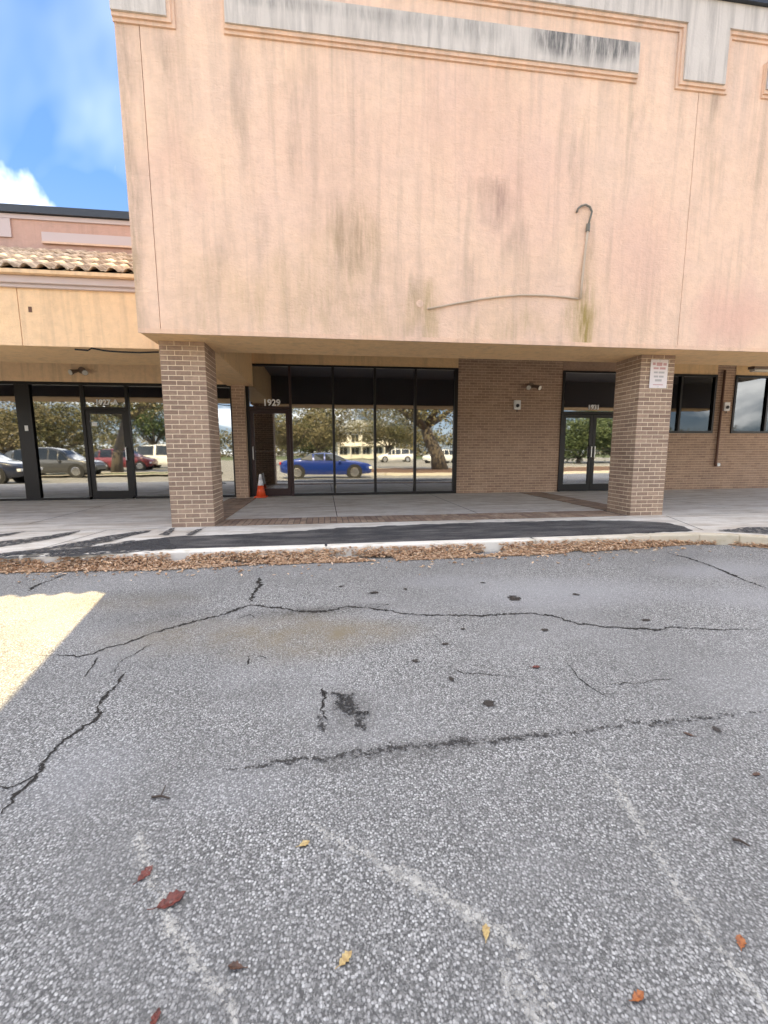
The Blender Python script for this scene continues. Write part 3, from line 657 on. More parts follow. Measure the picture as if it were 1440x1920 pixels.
def door(x0, x1, zt, parent, hinge='l', frame='bronze_frame', bar_m='steel', gm='glass_clear', label=None):
    d = add('door', MB().box(x0, x0+.085, YB-.015, YB+.035, .012, zt).box(x1-.085, x1, YB-.015, YB+.035, .012, zt).box(x0+.085, x1-.085, YB-.015, YB+.035, zt-.09, zt).box(x0+.085, x1-.085, YB-.015, YB+.035, .012, .20), frame, parent, label=label)
    pane(x0+.085, x1-.085, .20, zt-.09, d, gm, YB+.006)
    add('push_bar', MB().tube([(x0+.06, YB+.075, 1.12), (x1-.06, YB+.075, 1.12)], .018), bar_m, d)
    hx = x1-.045 if hinge == 'l' else x0+.045
    add('pull_handle', MB().tube([(hx, YB-.015, .92), (hx, YB-.075, .93), (hx, YB-.075, 1.22), (hx, YB-.015, 1.23)], .013), bar_m if bar_m == 'steel' else 'dark_plastic', d)
    return d
# main shopfront
mx_ = [-1.80, -.787, .255, 1.297, 2.33, 3.385]; zh = 3.17
bar(-1.83, 3.44, zh-.02, 3.198, bld, 'head_frame'); bar(mx_[1]+.03, 3.44, 0.002, .07, bld, 'sill_frame')
for k, x in enumerate(mx_):
    wd = .03 if k not in (0, 5) else .035
    bar(x-wd-(.0 if k else .005), x+wd+(0.02 if k == 5 else 0), .071 if k > 1 else .003, zh-.021, bld, 'mullion', 'red_bronze' if k == 1 else 'bronze_frame')
for k in range(1, 5): pane(mx_[k]+.03, mx_[k+1]-.03, .07, zh-.02, bld)
bar(mx_[0]+.031, mx_[1]-.031, 2.13, 2.2, bld, 'transom_bar', 'red_bronze')
pane(mx_[0]+.03, mx_[1]-.03, 2.2, zh-.02, bld)
door(mx_[0]+.04, mx_[1]-.04, 2.122, bld, 'r', 'red_bronze', label='reddish brown framed glass shop door')
number('1929', -1.445, 2.225, .21, bld, YB+.005)
room(-1.75, 3.36, 3.15, bld)
# right double door
bar(6.30, 8.19, 3.15, 3.198, bld, 'head_frame'); bar(6.301, 6.36, .003, 3.149, bld); bar(8.13, 8.189, .003, 3.149, bld)
bar(6.361, 8.129, 2.08, 2.15, bld, 'transom_bar'); pane(6.36, 8.13, 2.15, 3.15, bld)
door(6.37, 7.24, 2.072, bld, 'l'); door(7.25, 8.12, 2.072, bld, 'r')
number('1931', 7.07, 2.21, .17, bld, YB+.005)
room(6.36, 8.13, 3.14, bld, 5)
# right windows
for x0, x1, ms in ((8.75, 10.88, (9.8,)), (11.46, 14.9, (12.55, 13.7))):
    bar(x0+.001, x1, 3.12, 3.178, bld, 'head_frame'); bar(x0+.001, x1, 1.583, 1.64, bld, 'sill_frame')
    xs_ = [x0+.03, *ms, x1-.03]
    for x in xs_: bar(x-.029, x+.029, 1.641, 3.119, bld)
    for a, b_ in zip(xs_, xs_[1:]): pane(a+.03, b_-.03, 1.64, 3.12, bld, 'glass_dark')
    room(x0+.03, x1-.03, 3.1, bld, 5)
add('downpipe', MB().tube([(11.06, YB-.05, 3.3), (11.06, YB-.05, .75), (11.07, YB-.05, .66)], .032, 10), 'rust_pipe', bld, smooth=True)
add('pipe_outlet', MB().tube([(11.14, YB-.01, .70), (11.14, YB-.08, .70)], .05, 10), 'white_paint', bld)

# ------------------------------------------------------------------ lower wing on the left
YG = 7.30
wing = empty('low_wing_building', (-8, YB, 0), 'lower shop wing with barrel tile roof and yellowish peach fascia', 'building')
WX0, WX1 = -16., XA-.012
for a, b_ in ((WX0, -4.336), (-4.326, WX1)): add('fascia_panel', MB().box(a, b_, YG, YG+.03, HB, 3.47), 'warm_stucco', wing)
add('fascia_core', MB().box(WX0, WX1, YG+.031, 8.62, HB+.012, 3.47), 'warm_stucco', wing)
add('soffit', MB().box(WX0, WX1, YG+.032, 8.63, HB-.003, HB+.010), 'soffit_paint', wing)
add('canopy_ceiling', MB().box(WX0, WX1, 8.64, YB+.2, 3.3, 3.32), 'ceiling_dark', wing)
add('shade_sheet', MB().box(WX0, WX1, 8.632, 8.638, HB+.01, 3.299), 'ceiling_dark', wing)  # same added dark sheet for the wing, deepening the reflected shade
add('wall_head', MB().box(WX0, XL-.02, YB-.03, YB+.25, 2.70, 3.298), 'warm_stucco', wing)
cm = MB()
cm.prism_z([(WX0, YG-.10), (WX1, YG-.10), (WX1, YG-.001), (WX0, YG-.001)], 3.50, 3.60); add('cornice', cm, 'pale_band', wing, bevel=.012)
add('eave_board', MB().box(WX0, WX1, YG-.185, YG+.3, 3.602, 3.652), 'warm_stucco', wing)
add('cornice_base', MB().box(WX0, WX1, YG-.05, YG-.001, 3.455, 3.498), 'pale_band', wing)
ck = MB(); pts = [(140, 655), (165, 657), (172, 653), (200, 658), (230, 660), (262, 661), (298, 660)]
PT = [yp(*q, YG-.006) for q in pts]
for a, b_ in zip(PT, PT[1:]):
    h1, h2 = .012+rnd.random()*.02, .012; ck.poly([(a.x, a.y, a.z-h2), (b_.x, b_.y, b_.z-h2), (b_.x, b_.y, b_.z+h2), (a.x, a.y, a.z+h2)])
add('peeling_edge', ck, 'crack_dark', wing)
p = yp(57, 580, YG); add('wall_hole', MB().box(p.x-.025, p.x+.02, YG-.006, YG, p.z-.04, p.z+.035), 'rust_pipe', wing)
# tile roof
TY0, TZ0, TY1, TZ1 = 7.10, 3.645, 9.25, 4.72
add('roof_deck', MB().poly([(WX0, TY0+.05, TZ0-.01), (WX1, TY0+.05, TZ0-.01), (WX1, TY1+.1, TZ1+.03), (WX0, TY1+.1, TZ1+.03)]), 'tile_underlay', wing)
sl_ = math.atan2(TZ1-TZ0, TY1-TY0); LT = math.hypot(TZ1-TZ0, TY1-TY0)/4+.06; PW = .225
tm = MB(); prof = []
for k in range(9): a = math.pi*(1-k/8); prof.append((-.075+.075*(1+math.cos(a))-.0, .062*math.sin(a)))
prof = [(-.1125, .006), (-.09, .0)]+[(-.08+.16*k/8, .054*math.sin(math.pi*k/8)) for k in range(9)]+[(.09, .0), (.1135, .006)]
n = len(prof)
for yy, dz in ((0, .010), (LT, -.006)):
    for t_ in (0, .012): tm.v += [(x, yy, z+dz-t_) for x, z in prof]
for k in range(n-1):
    tm.f += [(k, k+1, 2*n+k+1, 2*n+k), (n+k+1, n+k, 3*n+k, 3*n+k+1), (k+1, k, n+k, n+k+1)]; tm.r += [0, 0, 0]
tme = tm.mesh('roof_tile'); tme.materials.append(MATS['roof_tile']); tme.polygons.foreach_set('use_smooth', [True]*len(tme.polygons))
roof = add('tile_roof', MB().box(WX0, WX1, TY1+.02, TY1+.06, TZ1-.05, TZ1+.04), 'tile_underlay', wing)
for c in range(int((WX1-WX0)/PW)):
    for r_ in range(4):
        o = bpy.data.objects.new('roof_tile', tme); COL.objects.link(o); o.parent = roof
        s_ = r_*(LT-.06)
        o.location = Vector((WX1-.13-c*PW+rnd.uniform(-.006, .006), TY0+s_*math.cos(sl_)+rnd.uniform(-.012, .012), TZ0+s_*math.sin(sl_)+.015))-WO[roof.name]
        o.rotation_euler = (sl_, 0, R(rnd.uniform(-1, 1)))
UY = 9.42; ZU = lambda py: yp(100, py, UY).z; ZT = ZU(406)
add('parapet', MB().box(WX0, WX1, UY, UY+12, 4.5, ZT), 'pink_stucco', wing)
add('parapet_band', MB().box(WX0, WX1, UY-.03, UY-.001, ZU(415), ZT-.005), 'pale_band', wing)
add('parapet_band', MB().box(WX0, yp(22, 430, UY).x, UY-.03, UY-.001, ZU(450), ZU(415)-.005), 'pale_band', wing)
for z0, z1, d in ((437, 455, .03), (455, 459, .05)): add('parapet_panel', MB().box(yp(80, 445, UY).x, WX1, UY-d, UY-.001, ZU(z1)+.002, ZU(z0)), 'pale_band' if z0 == 437 else 'trim_paint', wing)
add('coping', MB().box(WX0, WX1, UY-.09, UY+.4, ZT+.002, ZU(392)), 'coping_metal', wing)
# wing shopfront
zh = 2.68
bar(WX0, -2.135, zh-.05, 2.698, wing, 'head_frame'); bar(WX0, -5.521, .002, .06, wing, 'sill_frame'); bar(-4.499, -2.135, .002, .06, wing, 'sill_frame')
bar(-6.875, -6.57, .061, zh-.051, wing, 'corner_post')
wm = [-14.2, -12.9, -11.6, -10.3, -9.0, -7.9, None, -5.49, -4.53, -3.35, -2.17]
for x in wm:
    if x is not None: bar(x-.032, x+.032, .061, zh-.051, wing)
for a, b_ in ((-14.2, -12.9), (-12.9, -11.6), (-11.6, -10.3), (-10.3, -9.0), (-9.0, -7.9), (-7.868, -6.875-.0), (-6.57, -5.49), (-4.53, -3.35), (-3.35, -2.17)):
    pane(a+.03, b_-.03, .06, zh-.05, wing)
bar(-5.457, -4.563, 2.09, 2.15, wing, 'transom_bar'); pane(-5.458, -4.562, 2.15, zh-.05, wing)
wd_ = door(-5.45, -4.57, 2.082, wing, 'l', label='dark framed glass door with steel push bar')
number('1927-A', -5.225, 2.205, .165, wing, YB+.005)
add('notice_sticker', MB().box(-5.335, -5.225, YB-.0, YB+.004, 1.72, 1.80), 'white_paint', wd_)
add('notice_sticker', MB().box(-6.74, -6.67, YB-.04, YB-.036, 1.60, 1.72), 'white_paint', wing)
room(-15.9, -2.3, 2.66, wing)
add('end_wall', MB().box(WX0-.2, WX0-.002, YG, 20, 0, 4.9), 'warm_stucco', wing)

# ------------------------------------------------------------------ small things fixed to the building
s = empty('parking_sign', (5.47, YC, 2.12), 'small white metal notice with faded red print on the brick column', 'sign')
add('sign_plate', MB().box(5.315, 5.63, YC-.012, YC-.006, 2.12, 2.575), 'sign_white', s, bevel=.004)
add('bolt', MB().tube([(5.472, YC-.02, 2.55), (5.472, YC+.01, 2.55)], .009), 'steel', s); add('bolt', MB().tube([(5.472, YC-.02, 2.145), (5.472, YC+.01, 2.145)], .009), 'steel', s)
for z, x0, x1, h, m_ in ((2.505, 5.35, 5.40, .04, 'sign_pink'), (2.50, 5.42, 5.52, .055, 'sign_pink'), (2.50, 5.54, 5.60, .04, 'sign_pink'), (2.435, 5.37, 5.46, .03, 'sign_pink'), (2.435, 5.48, 5.585, .035, 'sign_pink'), (2.37, 5.38, 5.45, .028, 'sign_grey'), (2.37, 5.465, 5.57, .03, 'sign_grey'), (2.305, 5.385, 5.46, .03, 'sign_grey'), (2.305, 5.475, 5.56, .03, 'sign_grey'), (2.245, 5.41, 5.53, .035, 'sign_grey'), (2.175, 5.38, 5.56, .014, 'sign_pink')):
    add('print', MB().box(x0, x1, YC-.0135, YC-.0115, z-h/2, z+h/2), m_, s)
def alarm(x, z, label):
    a = empty('alarm_box', (x, YB, z-.12), label, 'alarm box')
    add('backplate', MB().box(x-.09, x+.09, YB-.05, YB-.002, z-.12, z+.12), 'white_paint', a, bevel=.008)
    h = MB(); h.tube([(x, YB-.05, z-.02), (x, YB-.075, z-.02), (x, YB-.09, z-.02)], [.045, .045, .02], 12); add('bell_dome', h, 'dark_plastic', a)
    add('conduit_stub', MB().tube([(x, YB-.03, z-.12), (x, YB-.03, z-.18)], .012), 'dark_plastic', a)
alarm(5.05, 2.30, 'white alarm box on brick wall between shopfront and double door')
alarm(11.25, 2.32, 'white alarm box on brick pier beside the downpipe')
def flood(x, y, z, label, s=1):
    a = empty('flood_light', (x, y, z), label, 'light')
    add('mount_plate', MB().tube([(x, y, z), (x, y-.03, z)], .075*s, 14), 'lamp_body', a)
    for q in (-1, 1):
        hd = MB(); hd.tube([(x+q*.05*s, y-.03, z-.01), (x+q*.11*s, y-.10*s, z-.04*s), (x+q*.15*s, y-.19*s, z-.08*s)], [.025*s, .04*s, .062*s], 12); o = add('lamp_head', hd, 'lamp_body', a, smooth=False)
        add('lens', MB().tube([(x+q*.15*s, y-.19*s, z-.08*s), (x+q*.154*s, y-.198*s, z-.083*s)], .056*s, 12), 'lamp_glass', o)
flood(5.42, YB-.002, 2.80, 'twin headed brown flood light above the alarm box')
flood(-5.42, YB-.032, 2.96, 'twin headed flood light on orange wall above numbered door')
a = empty('ceiling_light', (11.75, YB-.45, 3.24), 'cream strip light under the canopy beside the downpipe', 'light')
add('housing', MB().box(11.45, 12.05, YB-.55, YB-.35, 3.27, 3.335), 'lamp_body', a); add('diffuser', MB().box(11.47, 12.03, YB-.53, YB-.37, 3.2, 3.268), 'lamp_glass', a, bevel=.02)
c0 = (-1.55, YB-.20, .004)
cn = empty('traffic_cone', c0, 'orange traffic cone with white collar standing before the shop door', 'traffic cone')
add('base', MB().box(c0[0]-.145, c0[0]+.145, c0[1]-.145, c0[1]+.145, .004, .034), 'cone_orange', cn, bevel=.01)
add('body', MB().lathe(c0, [(.115, .03), (.07, .29)], 20), 'cone_orange', cn, smooth=True)
add('collar', MB().lathe(c0, [(.0715, .291), (.045, .43)], 20), 'cone_white', cn, smooth=True)
add('tip', MB().lathe(c0, [(.0445, .431), (.024, .56), (.017, .568)], 20), 'cone_white', cn, smooth=True)

# ------------------------------------------------------------------ leaves
def leaf_pts(c, ln, wd, ang, tilt, curl):
    ca, sa = math.cos(ang), math.sin(ang); out = []
    for u, v_, h in ((-.5, 0, 0), (-.15, -.5, curl), (.2, -.38, curl), (.5, 0, tilt), (.2, .38, curl), (-.15, .5, curl), (0, 0, 0)):
        x, y = u*ln, v_*wd; out.append((c[0]+x*ca-y*sa, c[1]+x*sa+y*ca, c[2]+h*ln))
    return out
LFACES = ((0, 1, 6), (1, 2, 6), (2, 3, 6), (3, 4, 6), (4, 5, 6), (5, 0, 6))
lm = MB(); edge = [(-700, 1100), (0, 1077), (150, 1073), (300, 1072), (450, 1063), (600, 1058), (760, 1053), (900, 1047), (1000, 1043), (1100, 1037), (1200, 1030), (1280, 1024), (1340, 1018), (1400, 1016)]
EP = [gp(*q) for q in edge]
def outer(x):
    for a, b_ in zip(EP, EP[1:]):
        if a.x <= x <= b_.x: return a.y+(b_.y-a.y)*(x-a.x)/(b_.x-a.x)
    return EP[0].y if x < EP[0].x else 4.99
def kerb_y(x):
    for a, b_ in zip(kl, kl[1:]):
        if a[0] <= x <= b_[0]: return a[1]+(b_[1]-a[1])*(x-a[0])/max(1e-6, b_[0]-a[0])
    return 5
k = 0
while k < 20000:
    x = rnd.uniform(-6.5, 5.6); yk = kerb_y(x)-.01; yo = min(outer(x), yk-.05)+.03
    u = rnd.random()**1.15
    y = yk-(yk-yo)*u*(1+.12*noise.noise((x*3, 0, 0)))
    if rnd.random() < .05: y -= rnd.expovariate(8)
    dens = 1 if x < 3.2 else max(.22, 1-(x-3.2)/2.2)
    if noise.noise((x*2.2, y*5, 3)) < -.32 or rnd.random() > dens: k += .5; continue
    lm.cur = rnd.random(); i = len(lm.v); hpile = .115*max(0, 1-u*1.15)**1.2*(.35+.65*dens)*rnd.random()
    ln = rnd.uniform(.022, .06)
    lm.v += leaf_pts((x, y, gz(y)+.005+max(0, hpile)), ln, ln*rnd.uniform(.35, .55), rnd.uniform(0, 6.28), rnd.uniform(-.1, .35), rnd.uniform(.05, .4))
    for q in LFACES: lm.f.append(tuple(i+j for j in q)); lm.r.append(lm.cur)
    k += 1
o = add('leaf_litter', lm, 'dry_leaf', None, True, kind='stuff'); tag(o, 'drift of dry brown leaves along the kerb', 'leaves')
SL = [(322, 1692, .105, 'leaf_red', 'large dark red fallen leaf lying curled on grey asphalt'), (273, 1640, .075, 'leaf_red', 'narrow dull red fallen leaf beside the larger dark red one'), (648, 1800, .06, 'leaf_yellow', 'narrow yellow fallen leaf on coarse asphalt'),
 (911, 1750, .055, 'leaf_yellow', 'pale straw coloured fallen leaf between the faded curved paint lines'), (1196, 1872, .055, 'leaf_orange', 'bright orange fallen leaf between two faded paint lines'), (1388, 1768, .055, 'leaf_orange', 'rust orange fallen leaf outside the straight faded paint line'),
 (1290, 1378, .055, 'leaf_brown', 'brown fallen leaf near the end of the dark tar seam'), (1418, 1453, .05, 'leaf_brown', 'round dark brown fallen leaf away from all paint lines'), (442, 1815, .055, 'leaf_brown', 'dark brown fallen leaf at end of short faded paint line'),
 (292, 1912, .05, 'leaf_red', 'small reddish fallen leaf beside short faded paint line'), (571, 1584, .05, 'leaf_yellow', 'pale yellowish fallen leaf beside start of curved faded paint line'), (1005, 1252, .07, 'leaf_red', 'thin reddish fallen leaf on the asphalt below the long crack')]
OUTL = [(-.5, .03), (-.38, .16), (-.26, .30), (-.16, .24), (-.02, .42), (.10, .30), (.22, .36), (.32, .20), (.42, .12), (.52, 0)]
for k, (px, py, ln, m_, lb) in enumerate(SL):
    c = gp(px, py); mb = MB(); a = (.5, 1.1, .7, 1.2, .3, .8, 2.2, .2, 2.9, 1.5, .4, .05)[k]; ln *= .74; wf = rnd.uniform(.55, .85); cu, fo = rnd.uniform(.10, .3), rnd.uniform(.15, .5)
    ca, sa = math.cos(a), math.sin(a)
    def lp3(u, v):
        z = cu*u*u*ln*1.2+abs(v)*fo*ln*.8+.05*ln*noise.noise((u*7, v*7, k)); x, y = u*ln+.1*ln*v*v, v*wf*ln; return (c.x+x*ca-y*sa, c.y+x*sa+y*ca, gz(c.y)+.004+z)
    sp = [lp3(u, 0) for u, v in OUTL]; n = len(sp); mb.v += sp
    for sg in (-1, 1):
        i0 = len(mb.v); mb.v += [lp3(u+.03*noise.noise((u*9, sg, k)), sg*v*rnd.uniform(.75, 1.1)) for u, v in OUTL]
        for j in range(n-1):
            q = (j, j+1, i0+j+1, i0+j) if sg > 0 else (j, i0+j, i0+j+1, j+1); mb.f.append(q); mb.r.append(0)
    mb.tube([lp3(-.82, .02), lp3(-.65, 0), lp3(-.48, 0)], [.0012, .0012, .001], 5)
    o = add('fallen_leaf', mb, m_); md = o.modifiers.new('thick', 'SOLIDIFY'); md.thickness = .0012
    tag(o, lb, 'leaf', 'single leaves fallen on the asphalt')
for (x0, y0, x1, y1), lb in (((1373, 1577, 1405, 1590), 'short dark straight twig on asphalt beyond the straight faded line'), ((285, 1498, 318, 1500), 'thin forked twig on asphalt below the tar seam')):
    A, B = gp(x0, y0), gp(x1, y1); A.z += .008; B.z += .008; Mid = A.lerp(B, .5)+Vector((0, .004, .004))
    tw = MB().tube([A, Mid, B], [.005, .0045, .003], 6)
    if x0 < 400: tw.tube([Mid, Mid+Vector((.0, .05, .003))], [.003, .002], 5)
    tag(add('twig', tw, 'twig'), lb, 'twig')

# ------------------------------------------------------------------ the place behind the camera (seen in the glass)
GZ = gz(-3)
isl = MB().prism_z([(3.6, -3.2), (30, -3.2), (30, -10.5), (3.6, -10.5), (2.6, -9.4), (2.2, -7.4), (2.6, -4.4)], GZ-.2, GZ+.13)
tag(add('planting_island', isl, 'mulch'), kind='structure')
def kerb_loop(pts, w=.16):
    mb = MB()
    for a, b_ in zip(pts, pts[1:]+pts[:1]):
        d = (Vector(b_)-Vector(a)).normalized(); n_ = Vector((d.y, -d.x))*w
        mb.prism_z([a, (a[0]+n_.x, a[1]+n_.y), (b_[0]+n_.x, b_[1]+n_.y), b_][::-1], GZ-.2, GZ+.15)
    return mb
tag(add('island_kerb', kerb_loop([(3.6, -3.2), (2.6, -4.4), (2.2, -7.4), (2.6, -9.4), (3.6, -10.5), (30, -10.5), (30, -3.2)]), 'sidewalk'), kind='structure')
tag(add('island_kerb', kerb_loop([(-30, -4.4), (-30, -7.2), (-6.5, -7.2), (-6.5, -4.4)][::-1]), 'sidewalk'), kind='structure')
tag(add('planting_island', MB().prism_z([(-30, -7.2), (-6.5, -7.2), (-6.5, -4.4), (-30, -4.4)], GZ-.2, GZ+.12), 'grass'), kind='structure')
tag(add('lawn', MB().box(-120, 120, -130, -58, GZ-.02, GZ+.006), 'grass'), kind='structure')

def car(name, label, paint, x, y, rz, Ln, Wd, prof, wheels, wr=.33, cat='car', group=None):
    """prof: (u along length 0..1 from tail to nose, sill z, belt z, top z)"""
    root = empty(name, (x, y, gz(y)), label, cat, group, rz); body = MB(); win = MB(); hw = Wd/2
    rows = []
    for u, z0, zb, zt in prof:
        X = (u-.5)*Ln; e = min(1, u*7+.62, (1-u)*7+.62); gl = zt-zb
        rows.append([(X, s*hw*e*k, z) for s in (-1,) for k, z in ((.90, z0), (.985, z0+.16), (1., (z0+zb)*.52), (.965, zb))]+[(X, -hw*e*(.965-.18*min(1, gl/.4)) if gl > .02 else -hw*e*.88, zt-.04 if gl > .1 else zt+.01), (X, -hw*e*.45, zt if gl > .1 else zt+.03), (X, hw*e*.45, zt if gl > .1 else zt+.03), (X, hw*e*(.965-.18*min(1, gl/.4)) if gl > .02 else hw*e*.88, zt-.04 if gl > .1 else zt+.01)]+[(X, hw*e*k, z) for k, z in ((.965, zb), (1., (z0+zb)*.52), (.985, z0+.16), (.90, z0))])
    n = len(rows[0])
    for r_ in rows: body.v += r_
    for i in range(len(rows)-1):
        g0, g1 = prof[i][3]-prof[i][2], prof[i+1][3]-prof[i+1][2]
        for j in range(n-1):
            q = (i*n+j, (i+1)*n+j, (i+1)*n+j+1, i*n+j+1)
            side = j in (3, 7); glass = False
            if side and max(g0, g1) > .2: glass = True
            if j in (4, 5, 6) and (g0 > .2) != (g1 > .2): glass = True
            if j in (4, 5, 6) and min(g0, g1) < .22 and max(g0, g1) > .25: glass = True
            if glass:
                P = [Vector(body.v[k]) for k in q]; c = sum(P, Vector())/4; nr = (P[1]-P[0]).cross(P[3]-P[0]).normalized()
                if nr.dot(c-Vector((c.x, 0, .7))) < 0: nr = -nr
                win.poly([tuple(c+(p_-c)*.88+nr*.006) for p_ in P])
            body.f.append(q); body.r.append(0)
    body.f.append(tuple(range(n))); body.f.append(tuple(reversed(range((len(rows)-1)*n, len(rows)*n)))); body.r += [0, 0]
    b = add('body', body, paint, root, local=True); md = b.modifiers.new('sub', 'SUBSURF'); md.levels = md.render_levels = 1
    b.data.polygons.foreach_set('use_smooth', [True]*len(b.data.polygons))
    add('windows', win, 'car_glass', root, local=True)
    for u in wheels:
        for s in (-1, 1):
            X = (u-.5)*Ln; Y0 = s*(hw-.02)
            ar = MB().tube([(X, Y0-s*.26, wr), (X, Y0+s*.012, wr)], wr*1.17, 22); add('wheel_arch', ar, 'rubber', root, local=True)
            w_ = add('wheel', MB().tube([(X, Y0-s*.2, wr), (X, Y0-s*.02, wr), (X, Y0+s*.02, wr)], [wr, wr, wr*.93], 22), 'rubber', root, local=True)
            add('rim', MB().tube([(X, Y0+s*.018, wr), (X, Y0+s*.026, wr)], [wr*.68, wr*.6], 16), 'rim', w_, local=True)
    t0, t1 = prof[1], prof[-2]
    for s in (-1, 1):
        add('headlight', MB().box(Ln/2-.20, Ln/2-.04, s*hw*.68-.14, s*hw*.68+.14, t1[2]-.2, t1[2]-.08), 'lamp_clear', root, local=True, bevel=.02)
        add('tail_light', MB().box(-Ln/2+.03, -Ln/2+.12, s*hw*.66-.16, s*hw*.66+.16, t0[2]-.2, t0[2]-.06), 'lamp_red', root, local=True, bevel=.02)
        add('side_mirror', MB().box(Ln*.13, Ln*.13+.12, s*(hw+.02)-.08, s*(hw+.02)+.08, t1[2]+.12, t1[2]+.25), paint, root, local=True, bevel=.03)
    return root
COUPE = [(0, .45, .72, .72), (.03, .28, .94, .94), (.16, .24, .98, .99), (.22, .24, .96, 1.06), (.36, .22, .94, 1.34), (.48, .22, .92, 1.38), (.58, .22, .91, 1.33), (.72, .22, .90, .95), (.80, .23, .88, .90), (.93, .24, .80, .80), (.985, .26, .70, .70), (1, .38, .55, .55)]
SUV = [(0, .5, .8, .8), (.015, .32, 1.02, 1.06), (.05, .3, 1.02, 1.45), (.14, .28, 1.0, 1.66), (.36, .27, .99, 1.72), (.52, .27, .98, 1.70), (.62, .27, .98, 1.55), (.74, .27, 1.0, 1.04), (.84, .28, .97, .99), (.95, .29, .88, .88), (.99, .32, .75, .75), (1, .45, .6, .6)]
VAN = [(0, .5, .9, .9), (.01, .34, 1.1, 1.6), (.04, .32, 1.1, 1.98), (.3, .3, 1.1, 2.03), (.6, .3, 1.08, 2.02), (.70, .3, 1.08, 1.92), (.84, .3, 1.1, 1.15), (.92, .31, 1.05, 1.06), (.98, .33, .9, .9), (1, .45, .7, .7)]
car('blue_coupe', 'bright blue two door coupe reflected in the main shopfront glass', 'car_blue', .12, -1.38, 0, 4.85, 1.86, COUPE, (.19, .80), .345)
def vx(px, py, Yv): p = yp(px, py, Yv); return p.x, 2*YB-Yv
x_, y_ = vx(741, 862, 56); car('white_suv', 'white sport utility car reflected between the shopfront mullions', 'car_white', x_, y_, R(180), 4.75, 1.86, SUV, (.19, .81), .36)
x_, y_ = vx(812, 862, 54); car('white_suv', 'white sport utility car reflected beside the oak trunk', 'car_white', x_+1, y_, R(160), 4.7, 1.86, SUV, (.19, .81), .36)
x_, y_ = vx(300, 862, 40); car('white_van', 'white passenger van reflected in the wing shopfront glass', 'car_white', x_+1, y_, R(0), 5.6, 2.0, VAN, (.2, .8), .36, 'van')
x_, y_ = vx(262, 868, 36); car('red_hatchback', 'dark red car reflected in front of the white van', 'car_red', x_-1, y_, R(0), 4.2, 1.8, SUV, (.19, .81), .34)
x_, y_ = vx(115, 868, 27.5); car('grey_suv', 'grey sport utility car reflected in the wing window', 'car_grey', x_-.3, y_, R(0), 4.8, 1.9, SUV, (.19, .81), .36)
x_, y_ = vx(15, 880, 22); car('navy_pickup', 'dark navy car reflected beside the wing corner post', 'car_navy', x_-1.6, y_, R(0), 5.2, 1.95, SUV, (.19, .81), .38)

def tree(x, y, h, cr_, seed, fol, label, n_clump=46, per=120, trunk_r=.3, lean=(0, 0), base=.3, lsz=.22, group='trees across the car park'):
    rr = random.Random(seed); root = empty('oak_tree', (x, y, GZ), label, 'tree', group); tr = MB()
    th = h*base; top = Vector((lean[0], lean[1], th)); tr.tube([(0, 0, -.2), (lean[0]*.2, lean[1]*.2, th*.35), top*.7+Vector((0, 0, th*.02)), top], [trunk_r*1.35, trunk_r, trunk_r*.85, trunk_r*.72], 10)
    tips = []
    for k in range(8):
        a = k*2.4+rr.uniform(-.4, .4); d = cr_*rr.uniform(.45, .8); z = th+(h-th)*rr.uniform(.3, .75)
        mid = top.lerp(Vector((lean[0]+d*math.cos(a), lean[1]+d*math.sin(a), z)), .5)+Vector((rr.uniform(-.3, .3), rr.uniform(-.3, .3), -.25)); end = Vector((lean[0]+d*math.cos(a), lean[1]+d*math.sin(a), z))
        tr.tube([top-Vector((0, 0, .15)), mid, end], [trunk_r*.5, trunk_r*.3, trunk_r*.1], 7); tips += [end, mid]
        for q in range(2):
            e2 = mid+Vector((rr.uniform(-1, 1)*cr_*.35, rr.uniform(-1, 1)*cr_*.35, rr.uniform(.2, 1)*(h-th)*.35)); tr.tube([mid, e2], [trunk_r*.2, trunk_r*.05], 5); tips.append(e2)
    add('trunk', tr, 'bark', root, local=True, smooth=True)
    cw = MB(); zc_ = th+(h-th)*.5
    cl = [t_+Vector((rr.gauss(0, .3), rr.gauss(0, .3), rr.gauss(.2, .3))) for t_ in tips]
    while len(cl) < n_clump:
        v = Vector((rr.uniform(-1, 1), rr.uniform(-1, 1), rr.uniform(-1, 1)))
        if .35 < v.length < 1: cl.append(Vector((lean[0]+v.x*cr_, lean[1]+v.y*cr_, zc_+v.z*(h-th)*.52)))
    for c in cl:
        rad = cr_*rr.uniform(.16, .30); tone = rr.random()
        for q in range(per):
            v = Vector((rr.gauss(0, 1), rr.gauss(0, 1), rr.gauss(0, .7)))*rad*.55; p_ = c+v; s_ = lsz*rr.uniform(.6, 1.3)
            a = Vector((rr.uniform(-1, 1), rr.uniform(-1, 1), rr.uniform(-1, 1))).normalized(); b_ = a.cross(Vector((rr.uniform(-1, 1), rr.uniform(-1, 1), rr.uniform(-1, 1)))).normalized()
            cw.cur = min(.999, max(0, tone*.7+rr.random()*.3)); cw.poly([p_-a*s_*.5, p_+b_*s_*.28, p_+a*s_*.5, p_-b_*s_*.28])
    add('crown', cw, fol, root, True, local=True)
x_, y_ = vx(826, 870, 31); tree(x_, y_, 9.5, 6.5, 3, 'foliage_olive', 'large dark live oak with thick leaning limbs on the planting island', 90, 120, .5, (-1.2, 0), .34, .2)
x_, y_ = vx(598, 860, 62); tree(x_, y_, 9.2, 6.0, 5, 'foliage_olive', 'round olive oak reflected above the blue coupe', 100, 150, .3, (0, 0), .2, .28)
x_, y_ = vx(728, 860, 78); tree(x_, y_, 10.5, 7.0, 8, 'foliage_olive', 'broad brownish oak reflected above the white car', 100, 150, .3, (0, 0), .2, .3)
